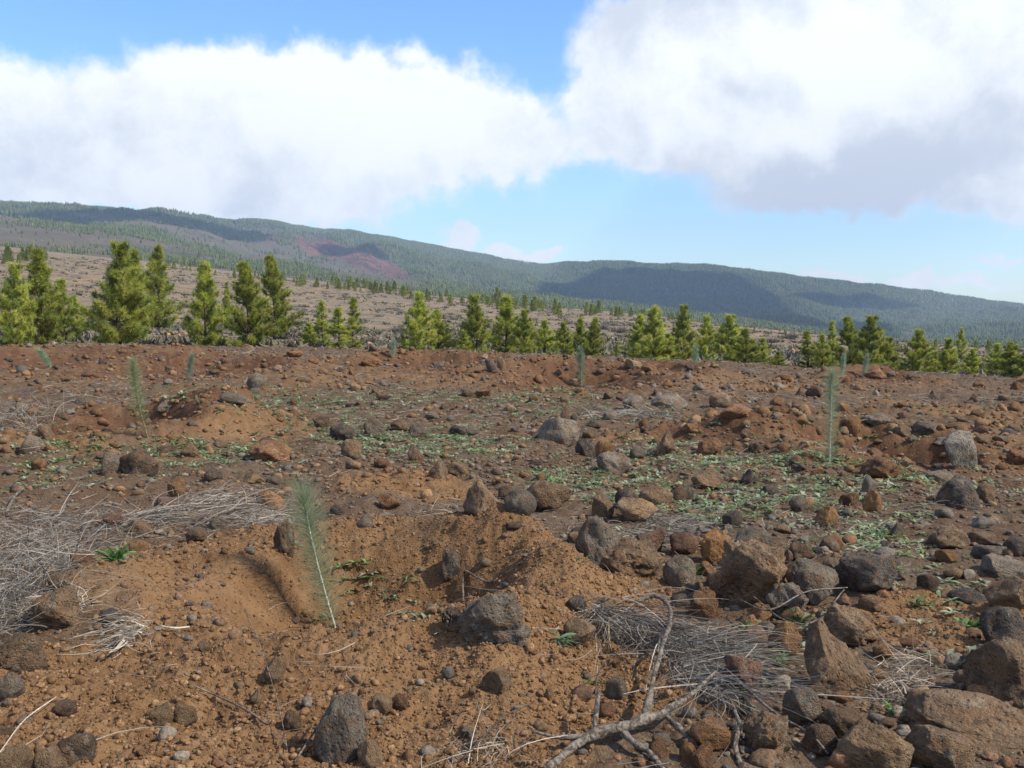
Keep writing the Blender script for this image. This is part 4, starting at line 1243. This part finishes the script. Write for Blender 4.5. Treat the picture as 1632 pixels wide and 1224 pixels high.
# ------------------------------------------------------------------ young pines
def pine_parts(seed, aspect, gap=.25, dens=1.0, bare=.08):
    """Unit-height young Canary pine: (trunk mesh, crown mesh)."""
    g = np.random.default_rng(seed)
    lean = g.normal(size=2) * .02
    ctr = lambda z: np.array([lean[0] * z * z, lean[1] * z * z, z])
    tz = np.linspace(0, .97, 7)
    parts = [tube(np.array([ctr(z) + np.array([g.normal() * .004, g.normal() * .004, 0]) for z in tz]), .017 * (1 - tz * .85), 7, 3)]
    P = []; D = []; L = []; TI = []
    nw = int(g.integers(11, 14))
    for k in range(nw):
        z0 = bare + (.95 - bare) * (k / (nw - 1)) ** .95 + g.normal() * .012
        env = (1 - z0) ** .78 * (.55 + .45 * min(1, (z0 - bare) / .14 + .35))
        env = max(env, .19)
        if g.random() < gap * .45 and 1 < k < nw - 2: env *= .6
        nb = max(4, int(round((5 + 6 * (1 - z0)) * dens)))
        a0 = g.uniform(0, 6.28)
        for j in range(nb):
            if g.random() < gap * .42: continue
            a = a0 + j * 6.283 / nb + g.normal() * .3
            ln = aspect * .50 * env * g.uniform(.65, 1.15) * (1 + .25 * math.sin(a * 2 + k * 1.7 + seed))
            up = g.uniform(.05, .6) + .5 * z0
            dr = np.array([math.cos(a) * math.cos(up), math.sin(a) * math.cos(up), math.sin(up)])
            c0 = ctr(z0 - .02)
            tip = c0 + dr * ln + np.array([0, 0, .02])
            parts.append(tube(np.array([c0, c0 + dr * ln * .55 - [0, 0, .004], tip]), [.006 * (1.1 - z0), .0045 * (1.1 - z0), .002], 4, 2))
            nt = 2 + int(ln / .040)
            base0 = np.array([(.34, .38, .068), (.41, .44, .082), (.47, .48, .105), (.23, .28, .058)][g.choice(4, p=[.32, .28, .18, .22])])
            for q in range(nt):
                s = min(.38 + .62 * (q + g.random() * .5) / max(nt - .6, 1), 1.0)
                c = c0 * (1 - s) + tip * s + g.normal(size=3) * .013
                nn = int(46 * (.8 + .4 * g.random()))
                dd = unit(dr * .25 + np.array([0, 0, .18]) + g.normal(size=(nn, 3)) * .95)
                P.append(np.repeat(c[None], nn, 0)); D.append(dd)
                L.append(np.full(nn, .056 + .016 * g.random()) * g.uniform(.6, 1.15, nn))
                base = base0 if g.random() > .05 else np.array((.26, .20, .06))
                TI.append(np.repeat(base[None] * g.uniform(.8, 1.2), nn, 0))
    # leader
    for q in range(10):
        nn = 26; c = ctr(.88 + .011 * q) + g.normal(size=3) * .012
        P.append(np.repeat(c[None], nn, 0)); D.append(unit(np.array([0, 0, .8]) + g.normal(size=(nn, 3)) * .5)); L.append(np.full(nn, .05) * g.uniform(.6, 1.1, nn))
        TI.append(np.repeat(np.array([[.30, .345, .06]]), nn, 0))
    P = np.vstack(P); D = np.vstack(D); L = np.concatenate(L); TI = np.vstack(TI)
    v, f = spikes(P, D, L, np.full(len(P), .0068))
    tv, tf = merge(parts)
    return poly_mesh('trunk', tv, tf, M_BARK), mesh_np('crown', v, f, M_PINE, False, {'tint': np.repeat(TI, 3, 0)})


VAR = []
for (s, a, gp, dn) in [(1, .34, .35, .9), (2, .34, .55, .8), (3, .48, .45, 1), (4, .52, .6, .9), (5, .62, .35, 1.05), (6, .66, .5, 1), (7, .85, .4, 1.1), (8, .80, .55, 1), (10, .42, .5, .95), (11, .58, .6, .9), (12, .72, .45, 1), (13, .46, .4, 1.05), (9, .40, .85, .55)]:
    tm_, cm_ = pine_parts(100 + s, a, gp, dn)
    cv = np.array([q.co[:2] for q in cm_.vertices]); real = 2 * np.percentile(np.abs(cv[:, 0]), 96)
    VAR.append((real, gp, tm_, cm_))

# centre x, top y, base y, crown width (photo px), sparse?, min distance, label
PINES = [
    (22, 421, 543, 66, 0, 44, 'bushy pine cut by the frame, lowest on the left'), (66, 397, 540, 62, 0, 46, 'tall pine with a narrow top near the frame edge'),
    (102, 446, 533, 52, 0, 50, 'mid sized pine between the narrow topped one and the biggest pine'), (188, 387, 553, 96, 0, 42, 'biggest pine of all, broad and dense with a visible trunk'),
    (214, 402, 548, 50, 0, 48, 'slim pine half hidden behind the biggest pine'), (252, 396, 497, 48, 0, 70, 'yellow green pine standing farther up behind the biggest pine'),
    (122, 470, 520, 26, 1, 62, 'little pine in the gap beside the biggest pine'),
    (327, 417, 557, 56, 0, 43, 'narrow pine with a bushy detached skirt of branches'), (362, 451, 487, 18, 0, 90, 'tiny distant pine between the narrow pine and the twin'),
    (396, 421, 558, 66, 0, 43, 'open pine showing bare trunk between its tufts'), (437, 410, 514, 58, 0, 62, 'tall full pine just behind the open trunked pine'),
    (495, 514, 560, 34, 0, 44, 'low round pine bush among the thin sparse pines'), (514, 480, 552, 30, 1, 48, 'thin sparse pine behind the low round pine bush'),
    (541, 490, 560, 36, 1, 44, 'sparse see-through pine in the middle of the thin trio'), (562, 474, 558, 30, 1, 45, 'tallest thinnest pine with a bare crooked trunk'),
    (668, 467, 560, 56, 0, 44, 'full pine leading the middle row, nearest the earth mound'), (698, 495, 563, 42, 0, 45, 'shorter pine leaning out of the full mound-side pine'),
    (738, 527, 567, 28, 0, 44, 'small pine at the foot of the pointed middle pine'), (760, 471, 568, 54, 0, 45, 'pointed pine with a dark centre in the middle row'),
    (806, 470, 569, 50, 0, 45, 'tall pine behind the dark stump on the crest'), (834, 494, 569, 48, 0, 44, 'bright pine joined to the tall pine over the stump'),
    (868, 510, 568, 42, 0, 50, 'medium pine right after the stump pines'), (897, 514, 568, 40, 0, 47, 'rounded pine left of the slim sapling'),
    (924, 506, 566, 30, 0, 50, 'slim pine standing straight behind the slim sapling'), (945, 508, 568, 34, 0, 47, 'pine closing the middle row right of the slim sapling'),
    (982, 548, 570, 12, 0, 50, 'tiny lone pine in the gap of bare slope'),
    (1018, 502, 579, 40, 0, 45, 'pine at the near end of the second row, after the gap'), (1041, 489, 580, 48, 0, 44, 'forked leafy pine, second after the gap'),
    (1062, 532, 583, 42, 0, 44, 'low bushy pine under the forked leafy pine'), (1086, 487, 582, 46, 0, 46, 'slim tall pine with a twisted top'),
    (1126, 504, 584, 44, 0, 46, 'pine with a flat tufted top beside the slim twisted pine'), (1160, 502, 586, 60, 0, 45, 'widest pine of the second row'),
    (1188, 524, 588, 52, 0, 44, 'low spreading pine right of the widest second row pine'), (1214, 539, 589, 32, 0, 46, 'small pointed pine near the end of the second row'),
    (1240, 560, 592, 26, 0, 46, 'smallest bush-like pine ending the second row'),
    (1288, 527, 592, 34, 1, 46, 'loose pine with tufted arms opening the right clump'), (1310, 533, 592, 32, 0, 46, 'short pine inside the right clump behind the tall sapling'),
    (1327, 511, 592, 24, 1, 50, 'pale thin pine spire in the right clump'), (1353, 507, 596, 46, 0, 45, 'bright topped pine in the right clump'),
    (1384, 504, 598, 64, 0, 44, 'dark broad pine, tallest of the right clump'), (1413, 538, 598, 40, 0, 45, 'light green pine leaning from the dark broad one'),
    (1463, 526, 603, 52, 0, 45, 'full pine standing apart right of the clump'), (1487, 560, 604, 34, 0, 46, 'small pine tucked beside the full lone pine'),
    (1507, 540, 606, 44, 0, 46, 'dark tufted pine second from the far right gap'), (1548, 556, 608, 34, 0, 45, 'yellow green small pine before the last gap'),
    (1532, 524, 552, 16, 0, 110, 'distant single pine against the far forest'), (1588, 548, 612, 36, 0, 46, 'dark pine after the last gap'),
    (1610, 546, 612, 44, 0, 45, 'full pine next to last at the frame edge'), (1636, 550, 613, 36, 0, 46, 'last pine cut off by the frame edge'),
]
g = np.random.default_rng(77)
pp = np.array([(p[0], p[2]) for p in PINES], float)
for i, (px, ty, by, wpx, sparse, rmin, lab) in enumerate(PINES):
    d0 = pix_dir(px, by); d0 = d0[:2] / np.hypot(*d0[:2])
    P, ok = hit([px], [by], rmin=rmin, rmax=rmin * 1.7)
    r = np.hypot(P[0, 0], P[0, 1]) if ok[0] and rmin > 60 else rmin * (1 + g.uniform(0, .12))
    if px < 150 and rmin < 60: r = rmin
    x, y = d0 * r
    z = float(height(np.array([x]), np.array([y]))[0]) - .05
    dt = pix_dir(px, ty)
    ztop = CZ + r * dt[2] / np.hypot(dt[0], dt[1])
    hgt = max(ztop - z, .3); wd = wpx * r / F; asp = wd / hgt
    k = 12 if sparse else min(range(12), key=lambda q: abs(VAR[q][0] - asp) + (.22 * g.random()))
    a_v, _, tm, cm = VAR[k]
    root = tag(empty('pine_tree', (x, y, z)), lab, 'pine tree', 'young pines along the edge of the field')
    root.rotation_euler = (0, 0, g.uniform(0, 6.283))
    s = wd * .92 / a_v
    root.scale = (s, s, hgt)
    obj('trunk', tm, root); obj('crown', cm, root)

# ---- small far pines in rows on the slope (too small to show parts)
def far_pine_mesh(seed):
    g = np.random.default_rng(seed); P = []; D = []; L = []; TI = []
    for k in range(150):
        z = g.random() ** 1.2; rr = .24 * (1 - z) ** .8 * math.sqrt(g.random()) + .015
        a = g.uniform(0, 6.283); nn = 9
        c = np.array([math.cos(a) * rr, math.sin(a) * rr, .08 + .88 * z])
        P.append(np.repeat(c[None], nn, 0)); D.append(unit(g.normal(size=(nn, 3)) + [math.cos(a) * .6, math.sin(a) * .6, .5])); L.append(np.full(nn, .10) * g.uniform(.6, 1.2, nn))
        TI.append(np.repeat((np.array([.26, .29, .06]) * g.uniform(.6, 1.35))[None], nn, 0))
    v, f = spikes(np.vstack(P), np.vstack(D), np.concatenate(L), np.full(150 * 9, .03))
    return mesh_np('far_pine', v, f, M_PINE, False, {'tint': np.repeat(np.vstack(TI), 3, 0)})


FARV = [far_pine_mesh(s) for s in range(6)]
GROUPS = [  # x range, row line (two ends), count, height px range, label, spread in rows
    (0, 95, 415, 412, 16, 12, 24, 'young pine of the upper row above the leftmost big pines', 6),
    (195, 330, 420, 425, 20, 8, 16, 'young pine of the dark row behind the yellow green pine', 4),
    (330, 470, 440, 446, 16, 8, 16, 'young pine in the row behind the two tall open pines', 6),
    (460, 650, 452, 468, 46, 9, 18, 'young pine in the dense bright row below the red scar', 5),
    (650, 870, 474, 492, 40, 8, 17, 'young pine in the row along the slope above the middle pines', 5),
    (780, 900, 480, 500, 12, 14, 28, 'larger young pine on the slope behind the middle row', 8),
    (930, 1000, 499, 503, 14, 12, 22, 'young pine of the dark knot on the ridge end', 3),
    (1000, 1100, 505, 512, 12, 8, 16, 'young pine on the ridge behind the second row', 4),
    (1420, 1632, 556, 560, 16, 8, 18, 'young pine on the dry slope before the far forest', 6),
    (1000, 1420, 512, 550, 18, 5, 10, 'tiny young pine along the rim of the dry slope', 5),
]
for (x0, x1, y0, y1, n, h0, h1, lab, spr) in GROUPS:
    for k in range(n):
        px = g.uniform(x0, x1); by = y0 + (y1 - y0) * (px - x0) / (x1 - x0) + g.normal() * spr * .5
        P, ok = hit([px], [by], rmin=75, rmax=900)
        if not ok[0]:
            P, ok = hit([px], [by + 10], rmin=75, rmax=900)
            if not ok[0]: continue
        r = math.hypot(P[0, 0], P[0, 1]); hgt = g.uniform(h0, h1) * r / F
        o = obj('young_pine', FARV[k % 6], loc=(P[0, 0], P[0, 1], P[0, 2] - .05 * hgt))
        wsc = hgt * g.uniform(.85, 1.25); o.scale = (wsc, wsc, hgt); o.rotation_euler = (0, 0, g.uniform(0, 6.283))
        tag(o, lab, 'pine tree', lab.replace('young pine', 'young pines').replace('tiny young', 'tiny young').replace('larger young', 'larger young'))

# ---- grey dead shrubs on the slope
def shrub_mesh(seed, pal):
    g = np.random.default_rng(seed); n = 420
    an = g.uniform(0, 6.283, n); e = np.arccos(g.random(n)) ; d = np.stack([np.cos(an) * np.sin(e), np.sin(an) * np.sin(e), np.cos(e)], 1)
    p = d * (g.random(n) * .28)[:, None] * [1, 1, .6]
    L = g.uniform(.12, .3, n)
    v, f = strands(p, unit(d + g.normal(size=(n, 3)) * .45), L, np.full(n, .016), g.normal(size=(n, 3)) * .05, 2)
    t = np.repeat(np.array(pal)[g.integers(0, len(pal), n)], 6, 0)
    return mesh_np('dry_shrub', v, f, M_STRAW, False, {'tint': t})


SHRV = [shrub_mesh(s, [(.16, .14, .125), (.20, .175, .155), (.13, .11, .10)]) for s in range(3)] + [shrub_mesh(9, [(.12, .13, .07), (.16, .15, .10)])]
SHRUBS = [(298, 490, 26, 'grey shrub up the slope right of the yellow green pine'), (258, 545, 34, 'low pale shrub between the biggest and the narrow pine'), (302, 548, 30, 'grey brown shrub at the foot of the narrow pine'),
          (90, 545, 30, 'grey shrub below the tall narrow topped pine'), (130, 548, 28, 'pale shrub at the left foot of the biggest pine'), (368, 550, 26, 'pale shrub under the open trunked pine'),
          (470, 545, 34, 'grey shrub left of the low round pine bush'), (590, 545, 40, 'pale shrub before the rubble, right of the thinnest pine'), (632, 530, 44, 'purplish grey shrub left of the full mound-side pine'),
          (610, 552, 30, 'small grey shrub at the edge of the earth mound'), (720, 548, 26, 'grey shrub between the full and pointed middle pines'), (990, 530, 40, 'grey shrub in the gap above the tiny lone pine'),
          (960, 525, 36, 'dark grey shrub behind the last middle row pine'), (1260, 540, 36, 'grey shrub on the slope after the second row'), (1230, 530, 34, 'brown grey shrub above the end of the second row'),
          (1440, 560, 30, 'grey shrub between the right clump and the full lone pine'), (1560, 575, 26, 'grey shrub in the last gap of the right pines'), (480, 500, 30, 'grey shrub on the open slope right of the full pine')]
for i, (px, by, wpx, lab) in enumerate(SHRUBS):
    P, ok = hit([px], [by], rmin=44, rmax=300)
    if not ok[0]: P, ok = hit([px], [by + 16], rmin=33, rmax=300)
    r = math.hypot(P[0, 0], P[0, 1]); s = wpx * r / F
    o = obj('dry_shrub', SHRV[i % 3], loc=(P[0, 0], P[0, 1], P[0, 2] - .03)); o.scale = (s, s, s * g.uniform(.7, 1.0)); o.rotation_euler = (0, 0, g.uniform(0, 6.28))
    tag(o, lab, 'shrub', 'dead shrubs on the slope')


def scrub():
    """Low scrub and stones all over the slope: one mass."""
    g = np.random.default_rng(51); n = 15000
    a = R(31) * g.uniform(-1, 1, n); r = np.exp(g.uniform(math.log(46), math.log(480), n))
    x = np.sin(a) * r; y = np.cos(a) * r
    keep = g.random(n) < sstep(-.3, .5, fbm2(x / 14, y / 14, 3, 71)) + .12
    x, y, r = x[keep], y[keep], r[keep]; n = len(x)
    z = height(x, y); m = 14
    s = np.repeat(g.uniform(.22, .8, n) * (1 + r / 400), m)
    p = np.repeat(np.stack([x, y, z], 1), m, 0); N = len(p)
    d = unit(g.normal(size=(N, 3)) * [1, 1, .5] + [0, 0, .7])
    p[:, :2] += g.normal(size=(N, 2)) * (s * .35)[:, None]
    v, f = spikes(p, d, s * .6, s * .28)
    pal = np.array([(.14, .125, .095), (.19, .17, .13), (.10, .088, .066), (.115, .12, .062), (.155, .13, .092)])
    t = np.repeat(np.repeat(pal[g.integers(0, 5, n)], m, 0), 3, 0)
    tag(obj('dry_scrub', mesh_np('dry_scrub', v, f, M_STRAW, False, {'tint': t})), kind='stuff')


scrub()

def slope_rubble():
    g = np.random.default_rng(57); n = 9000
    a = R(31) * g.uniform(-1, 1, n); r = np.exp(g.uniform(math.log(46), math.log(420), n))
    x = np.sin(a) * r; y = np.cos(a) * r
    keep = g.random(n) < sstep(-.1, .5, fbm2(x / 11, y / 11, 3, 81)) + .08
    x, y, r = x[keep], y[keep], r[keep]; n = len(x)
    z = height(x, y); v0, f0 = rock_verts(321, 1, 'angular')
    s = g.uniform(.07, .25, n) * (1 + r / 180)
    an = g.uniform(0, 6.28, n); c, q = np.cos(an)[:, None], np.sin(an)[:, None]
    vx = v0[None, :, 0] * s[:, None]; vy = v0[None, :, 1] * s[:, None]; vz = (v0[None, :, 2] - .25) * s[:, None] * .7
    V = np.stack([vx * c - vy * q + x[:, None], vx * q + vy * c + y[:, None], vz + z[:, None]], -1).reshape(-1, 3)
    Fc = (np.arange(n)[:, None, None] * len(v0) + f0[None]).reshape(-1, 3)
    pal = np.array([(.32, .19, .10), (.26, .17, .11), (.16, .13, .11), (.36, .22, .12), (.10, .085, .075)])
    tag(obj('slope_rubble', mesh_np('slope_rubble', V, Fc, M_GRAVEL, False, {'tint': np.repeat(pal[g.integers(0, 5, n)], len(v0), 0)})), kind='stuff')


slope_rubble()

# ------------------------------------------------------------------ far forest: one mass of trees
def forest():
    g = np.random.default_rng(61); n = 340000
    a = R(31) * g.uniform(-1, 1, n); r = np.sqrt(900 ** 2 + g.random(n) * (4150 ** 2 - 900 ** 2))
    x = np.sin(a) * r; y = np.cos(a) * r
    z = height(x, y)
    px = 816 + F * x / y
    nz = fbm2(x / 160, y / 160, 4, 201); nz2 = fbm2(x / 45, y / 45, 2, 205)
    dens = .45 + nz * 1.5 + nz2 * .5
    edge = px + 90 * nz
    dens = dens + .37 * sstep(560, 720, edge) - .02
    dens = dens + .40 * sstep(2500, 2900, r)
    left = 1 - sstep(560, 720, edge)
    dens = dens + left * (1 - sstep(2050, 2450, r)) * (-.30 + .25 * nz)
    dens = dens - .35 * left * sstep(280, 380, edge) * sstep(1800, 2000, r) * (1 - sstep(2700, 3000, r))
    sc_ = scar_mask(x, y, z, r)
    dens = dens * (1 - .97 * sc_)
    keep = g.random(n) < np.clip(dens, .02, 1)
    # drop trees deep behind nearer ridges
    elv = (z + 14 - CZ) / r
    ab = np.clip(((a - R(-32)) / R(64) * 400).astype(int), 0, 399)
    order = np.argsort(r); hor = np.full(400, -9.0); vis = np.zeros(n, bool)
    for i in order:
        b_ = ab[i]
        if elv[i] > hor[b_] - .004: vis[i] = True
        e0 = (z[i] - CZ) / r[i]
        if e0 > hor[b_]: hor[b_] = e0
    keep &= vis
    x, y, z, r = x[keep], y[keep], z[keep], r[keep]; n = len(x)
    print('forest trees', n)
    H = g.uniform(.6, 1.2, n) * .88 * (4.5 + 6.0 * sstep(900, 3000, r) + 4 * sstep(3000, 4000, r)); W = H * g.uniform(.17, .27, n)
    sides = 5; lev = [(.06, .75), (.30, 1.0), (.62, .62), (.86, .30)]
    an0 = g.uniform(0, 6.28, n)
    V = np.zeros((n, len(lev) * sides + 1, 3))
    for li, (zz, rr) in enumerate(lev):
        for s in range(sides):
            an = an0 + s * 6.283 / sides + li * .6
            rad = W * rr * g.uniform(.65, 1.25, n)
            V[:, li * sides + s, 0] = x + np.cos(an) * rad; V[:, li * sides + s, 1] = y + np.sin(an) * rad
            V[:, li * sides + s, 2] = z + H * (zz + g.uniform(-.05, .05, n)) - .3
    V[:, -1] = np.stack([x, y, z + H], 1)
    f = []
    for li in range(len(lev) - 1):
        for s in range(sides):
            p0 = li * sides + s; p1 = li * sides + (s + 1) % sides
            f += [(p0, p1, p1 + sides), (p0, p1 + sides, p0 + sides)]
    for s in range(sides): f.append(((len(lev) - 1) * sides + s, (len(lev) - 1) * sides + (s + 1) % sides, len(lev) * sides))
    f = np.array(f); nv = V.shape[1]
    Fc = (np.arange(n)[:, None, None] * nv + f[None]).reshape(-1, 3)
    pal = np.array([(.070, .095, .036), (.092, .118, .042), (.115, .138, .048), (.058, .082, .034), (.135, .148, .060)])
    t = pal[g.integers(0, 5, n)] * g.uniform(.8, 1.2, (n, 1))
    tag(obj('forest', mesh_np('forest', V.reshape(-1, 3), Fc, M_FOREST, False, {'tint': np.repeat(t, nv, 0)}), loc=(0, 0, -.3)), kind='stuff')


forest()

# ------------------------------------------------------------------ unseen clouds added high out of the frame to cast shadows on the slopes
m, t, b, o = new_mat('cloud_white', 1.0, 0.0)
b.inputs['Base Color'].default_value = (.9, .9, .92, 1)
for i, (px, r, rx, ry, up) in enumerate([(1055, 2750, 370, 1050, 1850), (1350, 3550, 190, 130, 1800), (235, 2750, 260, 620, 1850), (790, 1950, 260, 150, 1750), (560, 2700, 80, 90, 1700)]):
    d = pix_dir(px, 500); d = d / np.hypot(d[0], d[1])
    tx, ty = d[0] * r, d[1] * r; tz = float(height(np.array([tx]), np.array([ty]))[0])
    c = np.array([tx, ty, tz]) + SUNV * (up / SUNV[2])
    v, f = ICO[5]; v = v * (1 + .35 * fbm3(v * 1.6 + i * 9, 4, 300 + i))[:, None] * [rx, ry, 70]
    o = obj('shadow_cloud', mesh_np('shadow_cloud', v, f, m, True), loc=tuple(c)); tag(o, kind='structure')

# ------------------------------------------------------------------ haze between here and the hills
HZ = 470.0
bm = bmesh.new(); bmesh.ops.create_cube(bm, size=1.0)
zlo = min(min(v.co.z for v in q.data.vertices) + q.location.z for q in (ground, bpy.data.objects['hillside'], hills)) - 1
print('haze', zlo, Z_MAX, HZ)
for v in bm.verts:
    v.co.x *= 11600; v.co.y *= 11600; v.co.z = zlo if v.co.z < 0 else HZ
me = bpy.data.meshes.new('haze'); bm.to_mesh(me); bm.free()
hm = bpy.data.materials.new('haze'); hm.use_nodes = True
t = NT(hm.node_tree); t.n.clear()
pv = t.new('ShaderNodeVolumePrincipled'); oo = t.new('ShaderNodeOutputMaterial')
pv.inputs['Color'].default_value = (.58, .76, 1.0, 1); pv.inputs['Density'].default_value = 0.00012
pv.inputs['Anisotropy'].default_value = 0.0
t.l.new(pv.outputs[0], oo.inputs['Volume'])
me.materials.append(hm)
tag(obj('haze', me), kind='stuff')
